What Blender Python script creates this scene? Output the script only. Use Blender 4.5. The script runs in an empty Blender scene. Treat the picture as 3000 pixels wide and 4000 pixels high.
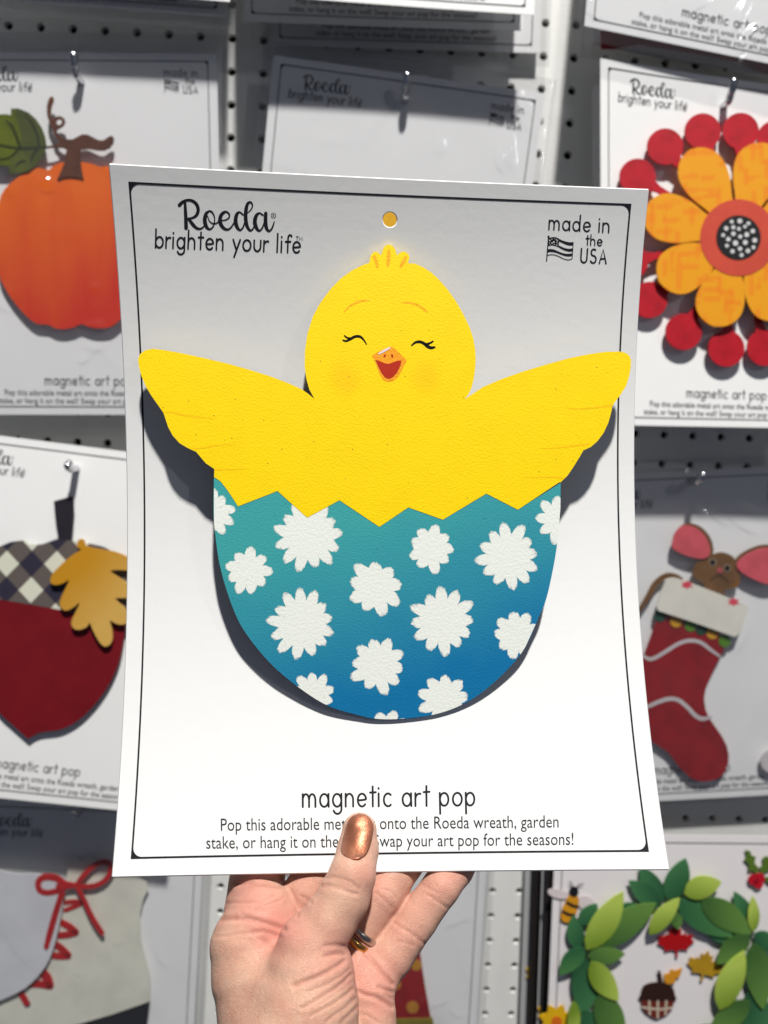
import bpy, bmesh, math, random
import numpy as np
from mathutils import Vector, Matrix
from mathutils.geometry import tessellate_polygon

random.seed(7)
rng = np.random.default_rng(7)
scene = bpy.context.scene
COL = scene.collection
R_ = math.radians

# ------------------------------------------------------------------ camera
F = 3022.0                                   # focal length in photograph pixels (3000 x 4000)
A_, B_, C_ = 0.12573946, -0.03802102, 0.03952789
T_ = np.array([-0.30028889, -0.38906449, 0.61860256])


def rot3(a, b, c):
    ca, sa, cb, sb, cc, sc = math.cos(a), math.sin(a), math.cos(b), math.sin(b), math.cos(c), math.sin(c)
    Rx = np.array([[1, 0, 0], [0, ca, -sa], [0, sa, ca]])
    Ry = np.array([[cb, 0, sb], [0, 1, 0], [-sb, 0, cb]])
    Rz = np.array([[cc, -sc, 0], [sc, cc, 0], [0, 0, 1]])
    return Rz @ Rx @ Ry


RW = rot3(A_, B_, C_)                        # pegboard axes (right, down, away) -> camera axes
S_ = np.array([[1, 0, 0], [0, 0, 1], [0, -1, 0]], float)   # (right, down, away) -> world x, y, z
CW = S_ @ RW.T                               # camera axes -> world rotation
CAM = CW @ (-T_)                             # camera position in the world


def cam2w(q):
    return np.asarray(q, float) @ CW.T + CAM


def w2cam(p):
    return (np.asarray(p, float) - CAM) @ CW


def rays(px):
    px = np.asarray(px, float).reshape(-1, 2)
    d = np.stack([(px[:, 0] - 1500) / F, (px[:, 1] - 2000) / F, np.ones(len(px))], 1)
    return d @ CW.T


cam = bpy.data.cameras.new("camera")
co = bpy.data.objects.new("camera", cam)
COL.objects.link(co)
m = Matrix.Identity(4)
for r in range(3):
    m[r][0] = CW[r][0]
    m[r][1] = -CW[r][1]
    m[r][2] = -CW[r][2]
    m[r][3] = CAM[r]
co.matrix_world = m
cam.sensor_fit = 'VERTICAL'
cam.sensor_height = 36.0
cam.sensor_width = 27.0
cam.lens = 36.0 * F / 4000.0
cam.clip_start = 0.01
cam.clip_end = 50
cam.dof.use_dof = True
cam.dof.focus_distance = 0.313
cam.dof.aperture_fstop = cam.lens / 2.9
scene.camera = co

# ------------------------------------------------------------------ light
world = bpy.data.worlds.new("World")
scene.world = world
world.use_nodes = True
bgn = world.node_tree.nodes["Background"]
bgn.inputs[0].default_value = (0.60, 0.70, 1.0, 1)
bgn.inputs[1].default_value = 0.085


def lamp(name, direction, dist, target, power, size, color):
    d = Vector(direction).normalized()
    L = bpy.data.lights.new(name, 'AREA')
    L.shape = 'DISK'
    L.size = size
    L.energy = power
    L.color = color
    o = bpy.data.objects.new(name, L)
    COL.objects.link(o)
    o.location = Vector(target) + d * dist
    o.rotation_euler = (-d).to_track_quat('-Z', 'Y').to_euler()
    return o


TARGET = cam2w([0, 0, 0.33])
EL = R_(66)
lamp("ceiling_spotlight", (0.06, -math.cos(EL), math.sin(EL)), 3.4, TARGET, 206, 0.17, (1.0, 0.98, 0.945))
lamp("aisle_spotlight", (0.75, -0.75, 0.55), 2.6, TARGET, 3.4, 0.10, (0.95, 0.97, 1.0))

scene.view_settings.view_transform = 'Standard'
scene.view_settings.look = 'None'
scene.view_settings.gamma = 1
scene.view_settings.use_curve_mapping = False
scene.view_settings.exposure = 0.0
scene.cycles.max_bounces = 10
scene.cycles.transparent_max_bounces = 16
scene.cycles.sample_clamp_indirect = 4.0


# ------------------------------------------------------------------ materials
def lin(r, g, b):
    f = lambda c: (c / 255 / 12.92) if c <= 10 else ((c / 255 + 0.055) / 1.055) ** 2.4
    return (f(r), f(g), f(b))


MATS = {}


def paint(name, rgb, rough=0.5, spec=0.4, mottle=0.0, mscale=120, bump=0.0, bscale=900, metallic=0.0, rgb2=None):
    if name in MATS:
        return MATS[name]
    M = bpy.data.materials.new(name)
    M.use_nodes = True
    nt = M.node_tree
    b = nt.nodes["Principled BSDF"]
    b.inputs["Roughness"].default_value = rough
    b.inputs["Specular IOR Level"].default_value = spec
    b.inputs["Metallic"].default_value = metallic
    b.inputs["Base Color"].default_value = (*rgb, 1)
    tc = nt.nodes.new("ShaderNodeTexCoord")
    if mottle > 0:
        n = nt.nodes.new("ShaderNodeTexNoise")
        n.inputs["Scale"].default_value = mscale
        n.inputs["Detail"].default_value = 5
        nt.links.new(tc.outputs["Object"], n.inputs["Vector"])
        mx = nt.nodes.new("ShaderNodeMix")
        mx.data_type = 'RGBA'
        c2 = rgb2 if rgb2 else tuple(c * (1 - mottle) for c in rgb)
        mx.inputs["A"].default_value = (*rgb, 1)
        mx.inputs["B"].default_value = (*c2, 1)
        ramp = nt.nodes.new("ShaderNodeMapRange")
        ramp.inputs["From Min"].default_value = 0.42
        ramp.inputs["From Max"].default_value = 0.66
        nt.links.new(n.outputs["Fac"], ramp.inputs["Value"])
        nt.links.new(ramp.outputs["Result"], mx.inputs["Factor"])
        nt.links.new(mx.outputs["Result"], b.inputs["Base Color"])
    if bump > 0:
        n2 = nt.nodes.new("ShaderNodeTexNoise")
        n2.inputs["Scale"].default_value = bscale
        n2.inputs["Detail"].default_value = 4
        nt.links.new(tc.outputs["Object"], n2.inputs["Vector"])
        bp = nt.nodes.new("ShaderNodeBump")
        bp.inputs["Strength"].default_value = 1.0
        bp.inputs["Distance"].default_value = bump
        nt.links.new(n2.outputs["Fac"], bp.inputs["Height"])
        nt.links.new(bp.outputs["Normal"], b.inputs["Normal"])
    MATS[name] = M
    return M


def flecked(M, scale, thresh, rgb):
    """tiny chips and specks in a paint, by voronoi cells"""
    nt = M.node_tree
    b = nt.nodes["Principled BSDF"]
    tc = nt.nodes.new("ShaderNodeTexCoord")
    v = nt.nodes.new("ShaderNodeTexVoronoi")
    v.inputs["Scale"].default_value = scale
    nt.links.new(tc.outputs["Object"], v.inputs["Vector"])
    sep = nt.nodes.new("ShaderNodeSeparateColor")
    nt.links.new(v.outputs["Color"], sep.inputs[0])
    lt = nt.nodes.new("ShaderNodeMath"); lt.operation = 'LESS_THAN'; lt.inputs[1].default_value = thresh
    nt.links.new(sep.outputs[0], lt.inputs[0])
    lt2 = nt.nodes.new("ShaderNodeMath"); lt2.operation = 'LESS_THAN'; lt2.inputs[1].default_value = 0.16
    nt.links.new(v.outputs["Distance"], lt2.inputs[0])
    mul = nt.nodes.new("ShaderNodeMath"); mul.operation = 'MULTIPLY'
    nt.links.new(lt.outputs[0], mul.inputs[0]); nt.links.new(lt2.outputs[0], mul.inputs[1])
    mx = nt.nodes.new("ShaderNodeMix"); mx.data_type = 'RGBA'
    src = b.inputs["Base Color"]
    if src.is_linked:
        nt.links.new(src.links[0].from_socket, mx.inputs["A"])
    else:
        mx.inputs["A"].default_value = src.default_value
    mx.inputs["B"].default_value = (*rgb, 1)
    nt.links.new(mul.outputs[0], mx.inputs["Factor"])
    nt.links.new(mx.outputs["Result"], src)


def gradient(name, c0, c1, p0, p1, rough=0.5, bump=0.0, bscale=900, spec=0.4, streak=(35, 35), amount=0.35):
    """printed colour fade between two points of the plate (its own x, y)"""
    M = paint(name, c0, rough, spec, bump=bump, bscale=bscale)
    nt = M.node_tree
    b = nt.nodes["Principled BSDF"]
    tc = nt.nodes.new("ShaderNodeTexCoord")
    d = (p1[0] - p0[0], p1[1] - p0[1])
    L2 = d[0] ** 2 + d[1] ** 2
    sub = nt.nodes.new("ShaderNodeVectorMath"); sub.operation = 'SUBTRACT'; sub.inputs[1].default_value = (p0[0], p0[1], 0)
    nt.links.new(tc.outputs["Object"], sub.inputs[0])
    dot = nt.nodes.new("ShaderNodeVectorMath"); dot.operation = 'DOT_PRODUCT'; dot.inputs[1].default_value = (d[0] / L2, d[1] / L2, 0)
    nt.links.new(sub.outputs[0], dot.inputs[0])
    n = nt.nodes.new("ShaderNodeTexNoise"); n.inputs["Scale"].default_value = 1.0
    mp = nt.nodes.new("ShaderNodeMapping"); mp.inputs["Scale"].default_value = (streak[0], streak[1], 1)
    nt.links.new(tc.outputs["Object"], mp.inputs[0]); nt.links.new(mp.outputs[0], n.inputs["Vector"])
    ad = nt.nodes.new("ShaderNodeMath"); ad.operation = 'MULTIPLY_ADD'; ad.inputs[1].default_value = amount; ad.inputs[2].default_value = -amount / 2
    nt.links.new(n.outputs["Fac"], ad.inputs[0])
    sm = nt.nodes.new("ShaderNodeMath"); sm.operation = 'ADD'; sm.use_clamp = True
    nt.links.new(dot.outputs["Value"], sm.inputs[0]); nt.links.new(ad.outputs[0], sm.inputs[1])
    mx = nt.nodes.new("ShaderNodeMix"); mx.data_type = 'RGBA'
    mx.inputs["A"].default_value = (*c0, 1); mx.inputs["B"].default_value = (*c1, 1)
    nt.links.new(sm.outputs[0], mx.inputs["Factor"])
    nt.links.new(mx.outputs["Result"], b.inputs["Base Color"])
    return M


def plastic_mat():
    M = bpy.data.materials.new("clear_plastic_film")
    M.use_nodes = True
    nt = M.node_tree
    nt.nodes.remove(nt.nodes["Principled BSDF"])
    out = nt.nodes["Material Output"]
    tr = nt.nodes.new("ShaderNodeBsdfTransparent"); tr.inputs[0].default_value = (0.875, 0.875, 0.885, 1)
    gl = nt.nodes.new("ShaderNodeBsdfGlossy"); gl.inputs["Roughness"].default_value = 0.16
    gl.inputs["Color"].default_value = (1, 1, 1, 1)
    df = nt.nodes.new("ShaderNodeBsdfDiffuse"); df.inputs[0].default_value = (0.8, 0.8, 0.82, 1)
    lw = nt.nodes.new("ShaderNodeLayerWeight"); lw.inputs["Blend"].default_value = 0.5
    pw = nt.nodes.new("ShaderNodeMath"); pw.operation = 'POWER'; pw.inputs[1].default_value = 5.0
    nt.links.new(lw.outputs["Facing"], pw.inputs[0])
    fr = nt.nodes.new("ShaderNodeMath"); fr.operation = 'MULTIPLY_ADD'; fr.inputs[1].default_value = 0.9; fr.inputs[2].default_value = 0.05
    nt.links.new(pw.outputs[0], fr.inputs[0])
    m1 = nt.nodes.new("ShaderNodeMixShader"); m1.inputs[0].default_value = 0.018
    nt.links.new(tr.outputs[0], m1.inputs[1]); nt.links.new(df.outputs[0], m1.inputs[2])
    m2 = nt.nodes.new("ShaderNodeMixShader")
    nt.links.new(fr.outputs[0], m2.inputs[0])
    nt.links.new(m1.outputs[0], m2.inputs[1]); nt.links.new(gl.outputs[0], m2.inputs[2])
    nt.links.new(m2.outputs[0], out.inputs["Surface"])
    return M


FILM = plastic_mat()
CARD = paint("white_card_stock", (0.80, 0.80, 0.785), 0.42, 0.35, bump=0.00006, bscale=260)
CARDB = paint("white_card_stock_hung", (0.85, 0.85, 0.835), 0.5, 0.3, bump=0.0001, bscale=60)
INK = paint("black_ink", (0.012, 0.013, 0.017), 0.45, 0.3)
INKG = paint("grey_ink", (0.022, 0.024, 0.03), 0.5, 0.3)


# ------------------------------------------------------------------ small helpers
def tag(o, label=None, cat=None, group=None, kind=None):
    if label: o["label"] = label
    if cat: o["category"] = cat
    if group: o["group"] = group
    if kind: o["kind"] = kind
    return o


def mesh_obj(name, verts, faces, mat=None, parent=None, smooth=False):
    me = bpy.data.meshes.new(name)
    me.from_pydata([tuple(map(float, v)) for v in verts], [], [tuple(int(i) for i in f) for f in faces])
    me.validate()
    me.update()
    if mat: me.materials.append(mat)
    if smooth:
        me.polygons.foreach_set("use_smooth", [True] * len(me.polygons))
    o = bpy.data.objects.new(name, me)
    COL.objects.link(o)
    if parent: o.parent = parent
    return o


class Acc:
    """collects faces in 2-D"""
    def __init__(self):
        self.v, self.f = [], []

    def add(self, vs, fs):
        k = len(self.v)
        self.v += [tuple(p) for p in vs]
        self.f += [tuple(k + i for i in f) for f in fs]


def stroke(pts, w=None, closed=False):
    """strip of quads along points (x, y[, width]) with round ends"""
    P = np.array([p[:2] for p in pts], float)
    W = np.array([(p[2] if len(p) > 2 else w) for p in pts], float) / 2
    keep = [0] + [i for i in range(1, len(P)) if np.hypot(*(P[i] - P[i - 1])) > 1e-9]
    P, W = P[keep], W[keep]
    n = len(P)
    if closed:
        t = np.roll(P, -1, 0) - np.roll(P, 1, 0)
    else:
        t = np.gradient(P, axis=0)
    t /= np.maximum(np.hypot(t[:, 0], t[:, 1])[:, None], 1e-12)
    nn = np.stack([-t[:, 1], t[:, 0]], 1)
    Lp, Rp = P + nn * W[:, None], P - nn * W[:, None]
    vs, fs = [], []
    for i in range(n):
        vs += [Lp[i], Rp[i]]
    for i in range(n if closed else n - 1):
        j = (i + 1) % n
        fs.append((2 * i, 2 * i + 1, 2 * j + 1, 2 * j))
    if not closed:
        for e, sgn in ((0, -1), (n - 1, 1)):
            a0 = len(vs)
            for k in range(1, 6):
                a = math.pi * k / 6
                vs.append(P[e] + W[e] * (math.cos(a) * nn[e] + sgn * math.sin(a) * t[e]))
            fs.append(tuple([2 * e] + list(range(a0, a0 + 5)) + [2 * e + 1]))
    return vs, fs


def smooth_pts(pts, n=6, closed=False):
    """Catmull-Rom through the points (any number of columns)"""
    P = np.array(pts, float)
    N = len(P)
    out = []
    seg = N if closed else N - 1
    for i in range(seg):
        p1, p2 = P[i], P[(i + 1) % N]
        p0 = P[i - 1] if (closed or i > 0) else p1 * 2 - p2
        p3 = P[(i + 2) % N] if (closed or i + 2 < N) else p2 * 2 - p1
        for k in range(n):
            s = k / n
            out.append(0.5 * ((2 * p1) + (p2 - p0) * s + (2 * p0 - 5 * p1 + 4 * p2 - p3) * s * s + (3 * p1 - p0 - 3 * p2 + p3) * s ** 3))
    if not closed: out.append(P[-1])
    return [tuple(q) for q in out]


def disc(cx, cy, rx, ry=None, n=20, rot=0):
    ry = rx if ry is None else ry
    c, s = math.cos(rot), math.sin(rot)
    out = []
    for k in range(n):
        a = 2 * math.pi * k / n
        x, y = rx * math.cos(a), ry * math.sin(a)
        out.append((cx + c * x - s * y, cy + s * x + c * y))
    return out


def area2(p):
    return sum(p[i][0] * p[(i + 1) % len(p)][1] - p[(i + 1) % len(p)][0] * p[i][1] for i in range(len(p)))


def prism(name, loops, z0, z1, mat, parent=None, bevel=0.0, back=None):
    """solid cut-out plate in the parent's own x, y plane; loops[0] outline, the rest holes"""
    loops = [list(l) for l in loops]
    for k, l in enumerate(loops):
        if (area2(l) > 0) != (k == 0): l.reverse()
    tris = tessellate_polygon([[Vector((p[0], p[1], 0)) for p in l] for l in loops])
    flat = [p for l in loops for p in l]
    n = len(flat)
    vs = [(p[0], p[1], z1) for p in flat] + [(p[0], p[1], z0) for p in flat]
    fs = []
    for t in tris:
        a, b, c = t
        ar = (flat[b][0] - flat[a][0]) * (flat[c][1] - flat[a][1]) - (flat[c][0] - flat[a][0]) * (flat[b][1] - flat[a][1])
        if abs(ar) < 1e-16: continue
        if ar < 0: b, c = c, b
        fs.append((a, b, c)); fs.append((n + a, n + c, n + b))
    k = 0
    for l in loops:
        for i in range(len(l)):
            j = (i + 1) % len(l)
            fs.append((k + i, n + k + i, n + k + j, k + j))
        k += len(l)
    o = mesh_obj(name, vs, fs, mat, parent)
    if back:
        o.data.materials.append(back)
        for p_ in o.data.polygons:
            if p_.normal.z < -0.9: p_.material_index = 1
    if bevel > 0:
        md = o.modifiers.new("edge", 'BEVEL'); md.width = bevel; md.segments = 2
        md.limit_method = 'ANGLE'; md.angle_limit = R_(60)
    return o


def tube(path, r, n=10):
    P = np.array(path, float)
    rr = np.full(len(P), r) if np.isscalar(r) else np.array(r, float)
    t = np.gradient(P, axis=0); t /= np.linalg.norm(t, axis=1)[:, None]
    up = np.array([1.0, 0, 0])
    vs, fs = [], []
    for i in range(len(P)):
        a = np.cross(t[i], up); a /= np.linalg.norm(a); b = np.cross(t[i], a)
        for k in range(n):
            th = 2 * math.pi * k / n
            vs.append(P[i] + rr[i] * (math.cos(th) * a + math.sin(th) * b))
    for i in range(len(P) - 1):
        for k in range(n):
            fs.append((i * n + k, i * n + (k + 1) % n, (i + 1) * n + (k + 1) % n, (i + 1) * n + k))
    fs.append(tuple(range(n))[::-1]); fs.append(tuple((len(P) - 1) * n + k for k in range(n)))
    return vs, fs


def sheet_obj(name, verts, faces, thick, mat, parent, worn=0.0):
    """paper sheet: smooth front and back and a sharp cut edge of its own (normals by the faces given)"""
    V0 = np.array(verts, float)
    N0 = np.zeros_like(V0)
    ed = {}
    for f in faces:
        P = V0[list(f)]
        n = np.cross(P[1] - P[0], P[-1] - P[0])
        for i in f: N0[i] += n
        for i, j in zip(f, f[1:] + f[:1]): ed[(i, j)] = 1
    N0 /= np.linalg.norm(N0, axis=1)[:, None] + 1e-15
    B0 = V0 - N0 * thick
    k = len(V0)
    vs = list(V0) + list(B0)
    fs = list(faces) + [tuple(k + i for i in f[::-1]) for f in faces]
    nf = len(fs)
    for (i, j) in ed:
        if (j, i) in ed: continue
        q = len(vs)
        if worn > 0:                          # slightly rounded cut edge
            e = V0[j] - V0[i]
            out = np.cross(e, N0[i]); out /= np.linalg.norm(out)
            c0, c1 = V0[i] + out * worn - N0[i] * thick * 0.6, V0[j] + out * worn - N0[j] * thick * 0.6
            vs += [V0[i], V0[j], c1, c0, B0[j], B0[i]]
            fs += [(q + 1, q, q + 3, q + 2), (q + 2, q + 3, q + 5, q + 4)]
        else:
            vs += [V0[i], V0[j], B0[j], B0[i]]
            fs.append((q + 1, q, q + 3, q + 2))
    o = mesh_obj(name, vs, fs, mat, parent)
    o.data.polygons.foreach_set("use_smooth", [k_ < nf for k_ in range(len(o.data.polygons))])
    return o


class Frame:
    """a flat plane in the world: origin, x, y axes in it and n towards the viewer"""
    def __init__(self, O, ex, ey):
        self.O = np.array(O, float)
        self.ex = np.array(ex, float) / np.linalg.norm(ex)
        ey = np.array(ey, float); ey = ey - self.ex * (ey @ self.ex); self.ey = ey / np.linalg.norm(ey)
        self.n = np.cross(self.ex, self.ey)

    def px(self, pts, c=0.0):
        """photograph pixels -> this plane's own x, y (at height c)"""
        d = rays([p[:2] for p in pts])
        t = ((self.O + self.n * c - CAM) @ self.n) / (d @ self.n)
        q = CAM + d * t[:, None] - self.O
        return [(float(a), float(b)) for a, b in zip(q @ self.ex, q @ self.ey)]

    def scale_at(self, p):
        q = np.array(self.px([(p[0] - 5, p[1]), (p[0] + 5, p[1])]))
        return float(np.hypot(*(q[1] - q[0]))) / 10

    def world(self, a, b, c=0.0):
        return self.O + self.ex * a + self.ey * b + self.n * c

    def matrix(self):
        m = Matrix.Identity(4)
        for r in range(3):
            m[r][0], m[r][1], m[r][2], m[r][3] = self.ex[r], self.ey[r], self.n[r], self.O[r]
        return m

    def lifted(self, c):
        return Frame(self.O + self.n * c, self.ex, self.ey)


def root(name, frame, label, cat, group=None):
    o = bpy.data.objects.new(name, None)
    COL.objects.link(o)
    o.empty_display_size = 0.02
    o.matrix_world = frame.matrix()
    return tag(o, label, cat, group)


def plate_part(name, fr, pxpts, mat, parent, z0, z1, holes=(), smooth=0, bevel=0.0, back=None):
    if smooth: pxpts = smooth_pts(pxpts, smooth, True)
    loops = [fr.px(pxpts, z1)] + [fr.px(h, z1) for h in holes]
    return prism(name, loops, z0, z1, mat, parent, bevel, back)


def stroke_part(name, fr, strokes, mat, parent, z, sm=5, thick=0.00012):
    """painted lines: thin raised strips on a plate"""
    A = Acc()
    for s in strokes:
        A.add(*stroke(smooth_pts(s, sm)))
    v2 = fr.px(A.v, z)
    n = len(v2)
    return mesh_obj(name, [(p[0], p[1], z) for p in v2], [f if area2([v2[i] for i in f]) > 0 else f[::-1] for f in A.f], mat, parent)


# ------------------------------------------------------------------ pegboard
PITCH = 0.0254


def build_pegboard():
    i0, i1, j0, j1 = -8, 33, -9, 42
    A = []
    vs, fs = [], []
    idx = {}

    def V(p):
        k = (round(p[0], 6), round(p[1], 6), round(p[2], 6))
        if k not in idx:
            idx[k] = len(vs); vs.append(k)
        return idx[k]
    N = 12
    r = 0.0034
    for i in range(i0, i1 + 1):
        for j in range(j0, j1 + 1):
            cx, cz = i * PITCH, -j * PITCH
            h = PITCH / 2
            cor = [(cx + h, cz + h), (cx - h, cz + h), (cx - h, cz - h), (cx + h, cz - h)]
            ring = [(cx + r * math.cos(R_(45) + 2 * math.pi * k / N), cz + r * math.sin(R_(45) + 2 * math.pi * k / N)) for k in range(N)]
            rf = [V((p[0], 0, p[1])) for p in ring]
            rb = [V((p[0], 0.005, p[1])) for p in ring]
            cv = [V((p[0], 0, p[1])) for p in cor]
            for q in range(4):
                arc = [rf[(q * 3 + k) % N] for k in range(4)]
                fs.append(tuple([cv[q], cv[(q + 1) % 4]] + arc[::-1]))
            for k in range(N):
                fs.append((rf[k], rf[(k + 1) % N], rb[(k + 1) % N], rb[k]))
    M = paint("white_pegboard", (0.80, 0.80, 0.765), 0.45, 0.4, mottle=0.06, mscale=20, bump=0.0002, bscale=300)
    o = mesh_obj("pegboard", vs, fs, M)
    bm = bmesh.new(); bm.from_mesh(o.data); bmesh.ops.recalc_face_normals(bm, faces=bm.faces); bm.to_mesh(o.data); bm.free()
    tag(o, "white pegboard with rows of round holes behind all the hanging cards", "pegboard")
    w = mesh_obj("wall", [(-0.6, 0.03, 0.6), (1.2, 0.03, 0.6), (1.2, 0.03, -1.4), (-0.6, 0.03, -1.4)], [(0, 3, 2, 1)],
                 paint("dark_wall", (0.02, 0.02, 0.022), 0.9))
    tag(w, kind="structure")


build_pegboard()

# ------------------------------------------------------------------ the held card's surface
W, H = 0.2159, 0.2794
CP = np.array([-3.12783901e-02, -6.57736717e-02, -4.48058792e-03, 1.06846461e-03, 4.20237038e-03, 3.30188924e-01,
               3.55538747e-01, -3.22524246e-03, 2.38293696e-04, 0.0, -1.22523018e-01])
RC = rot3(*CP[:3])


def card_cam(u, v):
    u = np.asarray(u, float); v = np.asarray(v, float)
    Rr = H / (2 * CP[6])
    y = Rr * np.sin(v / Rr)
    z = Rr * (np.cos(v / Rr) - 1) + CP[7] * u * v * 100 + CP[8] * (v / (H / 2)) ** 3 + CP[10] * 0.01 * (u / (W / 2)) ** 2
    return np.stack([u, y, z], -1) @ RC.T + CP[3:6]


def card_w(u, v, off=0.0):
    """point of the card (u right, v down), lifted towards the viewer by off"""
    e = 1e-4
    p = card_cam(u, v)
    du = card_cam(np.asarray(u) + e, v) - card_cam(np.asarray(u) - e, v)
    dv = card_cam(u, np.asarray(v) + e) - card_cam(u, np.asarray(v) - e)
    n = np.cross(dv, du); n /= np.linalg.norm(n, axis=-1, keepdims=True)
    return cam2w(p + n * np.asarray(off).reshape(-1, 1) if np.ndim(off) else p + n * off)


def card_uv(px):
    """photograph pixels -> the card's own (u, v)"""
    px = np.asarray(px, float).reshape(-1, 2)
    uv = np.stack([(px[:, 0] - 1520) * 1.03e-4, (px[:, 1] - 2050) * 1.03e-4], 1)

    def pr(q):
        c = card_cam(q[:, 0], q[:, 1])
        return np.stack([F * c[:, 0] / c[:, 2] + 1500, F * c[:, 1] / c[:, 2] + 2000], 1)
    e = 1e-5
    for _ in range(12):
        r = px - pr(uv)
        a = (pr(uv + [e, 0]) - pr(uv - [e, 0])) / (2 * e)
        b = (pr(uv + [0, e]) - pr(uv - [0, e])) / (2 * e)
        det = a[:, 0] * b[:, 1] - a[:, 1] * b[:, 0]
        uv = uv + np.stack([(r[:, 0] * b[:, 1] - r[:, 1] * b[:, 0]) / det, (a[:, 0] * r[:, 1] - a[:, 1] * r[:, 0]) / det], 1)
    return uv


# ------------------------------------------------------------------ lettering (drawn in the card's pixels, then carried to (u, v))
def arc(cx, cy, rx, ry, a0, a1, n=14):
    return [(cx + rx * math.cos(R_(a0 + (a1 - a0) * k / n)), cy + ry * math.sin(R_(a0 + (a1 - a0) * k / n))) for k in range(n + 1)]


def arch(x0, w, top=1.0):
    return [(x0, 0.45)] + arc(x0 + w / 2, 0.55, w / 2, 0.45, 180, 0, 10)[0:] + [(x0 + w, 0)]


GL = {
    'a': ([arc(.45, .5, .44, .5, 0, 360, 22), [(.9, 1), (.9, .5), (.92, 0)]], 1.15),
    'b': ([[(.03, 1.7), (.05, .8), (.05, 0)], arc(.5, .5, .45, .5, 180, -180, 22)], 1.12),
    'c': ([arc(.48, .5, .44, .5, 50, 310, 18)], 1.02),
    'd': ([arc(.45, .5, .44, .5, 0, 360, 22), [(.92, 1.7), (.9, .5), (.92, 0)]], 1.17),
    'e': ([[(.06, .48), (.5, .5), (.92, .55)] + arc(.49, .5, .44, .5, 8, 318, 20)], 1.12),
    'f': ([[(.28, 0), (.28, 1.25)] + arc(.52, 1.3, .24, .32, 180, 40, 8), [(0, .98), (.6, 1.0)]], .68),
    'g': ([arc(.45, .5, .44, .5, 0, 360, 22), [(.9, 1), (.9, -.15)] + arc(.48, -.18, .42, .38, 0, -160, 12)], 1.15),
    'h': ([[(0, 1.7), (0, 0)], arch(0, .78)], 1.02),
    'i': ([[(0, 1), (0, 0)], [(0, 1.38), (0, 1.42)]], .3),
    'l': ([[(0, 1.7), (0, 0)]], .3),
    'm': ([[(0, 1), (0, 0)], arch(0, .66), arch(.66, .66)], 1.6),
    'n': ([[(0, 1), (0, 0)], arch(0, .78)], 1.02),
    'o': ([arc(.5, .5, .47, .5, 0, 360, 24)], 1.18),
    'p': ([[(0, 1), (.03, -.62)], arc(.46, .5, .44, .5, 180, -180, 22)], 1.14),
    'r': ([[(0, 1), (0, 0)], [(0, .5)] + arc(.42, .52, .42, .44, 170, 75, 8)], .66),
    't': ([[(.3, 1.55), (.3, 0)], [(.02, 1.08), (.62, 1.1)]], .72),
    'u': ([[(0, 1), (0, .45)] + arc(.4, .45, .4, .45, 180, 360, 12) + [(.8, 1)]], 1.0),
    'y': ([[(.02, 1), (.45, .05)], [(.88, 1), (.2, -.62)]], 1.02),
    'U': ([[(0, 1.6), (-.02, .5)] + arc(.4, .45, .42, .45, 180, 360, 12) + [(.86, 1.6)]], 1.12),
    'S': ([arc(.45, 1.2, .36, .38, 50, 250, 12) + arc(.4, .42, .4, .42, 80, -150, 14)], 1.1),
    'A': ([[(0, 0), (.48, 1.6), (.95, 0)], [(.16, .5), (.8, .55)]], 1.0),
    'T': ([[(0, 1.6), (.8, 1.6)], [(.4, 1.6), (.4, 0)]], 1.0),
    'M': ([[(0, 0), (.05, 1.6), (.5, .4), (.95, 1.6), (1.0, 0)]], 1.2),
    'R': ([[(0, 0), (0, 1.6), (.5, 1.6), (.75, 1.2), (.5, .8), (0, .8)], [(.4, .8), (.8, 0)]], 1.0),
    ' ': ([], .62),
}


def handwriting(text, p0, p1, xh, wpx):
    """mono-line text from baseline start p0 to baseline end p1 (pixels), x-height xh"""
    A = Acc()
    x = 0
    items = []
    for k, ch in enumerate(text):
        st, adv = GL[ch]
        for s in st:
            items.append([(x + q[0], q[1]) for q in s])
        x += adv + (0.2 if ch != ' ' else 0.16)
    last = max(q[0] for s in items for q in s)
    d = np.array(p1, float) - np.array(p0, float)
    ex = d / last
    dn = d / np.hypot(*d)
    ey = np.array([dn[1], -dn[0]]) * xh
    for s in items:
        q = [np.array(p0) + ex * a + ey * b for a, b in s]
        cl = np.hypot(*(q[0] - q[-1])) < 1e-6
        A.add(*stroke([tuple(t) for t in (q[:-1] if cl else q)], wpx, cl))
    return A


def font_text(text, p0, p1, capx):
    """built-in sans text, baseline from p0 to p1, capital height capx (pixels)"""
    cu = bpy.data.curves.new("t", 'FONT')
    cu.body = text
    cu.resolution_u = 3
    o = bpy.data.objects.new("t", cu)
    COL.objects.link(o)
    bpy.context.view_layer.update()
    me = o.to_mesh()
    P = np.array([v.co[:2] for v in me.vertices])
    fs = [tuple(p.vertices) for p in me.polygons]
    o.to_mesh_clear()
    bpy.data.objects.remove(o); bpy.data.curves.remove(cu)
    x0, x1 = P[:, 0].min(), P[:, 0].max()
    cap = 0.70
    d = np.array(p1, float) - np.array(p0, float)
    dn = d / np.hypot(*d)
    ey = np.array([dn[1], -dn[0]]) * capx / cap
    A = Acc()
    A.add([np.array(p0) + d * (a - x0) / (x1 - x0) + ey * b for a, b in P], fs)
    return A


def zz(pts, s, ox, oy):
    return [(ox + p[0] * s, oy + p[1] * s) + ((p[2] * s,) if len(p) > 2 else ()) for p in pts]


PRINT = {}        # part name -> (uv verts, faces, material)


def add_print(name, A, mat):
    PRINT[name] = (card_uv(A.v), A.f, mat)


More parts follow.
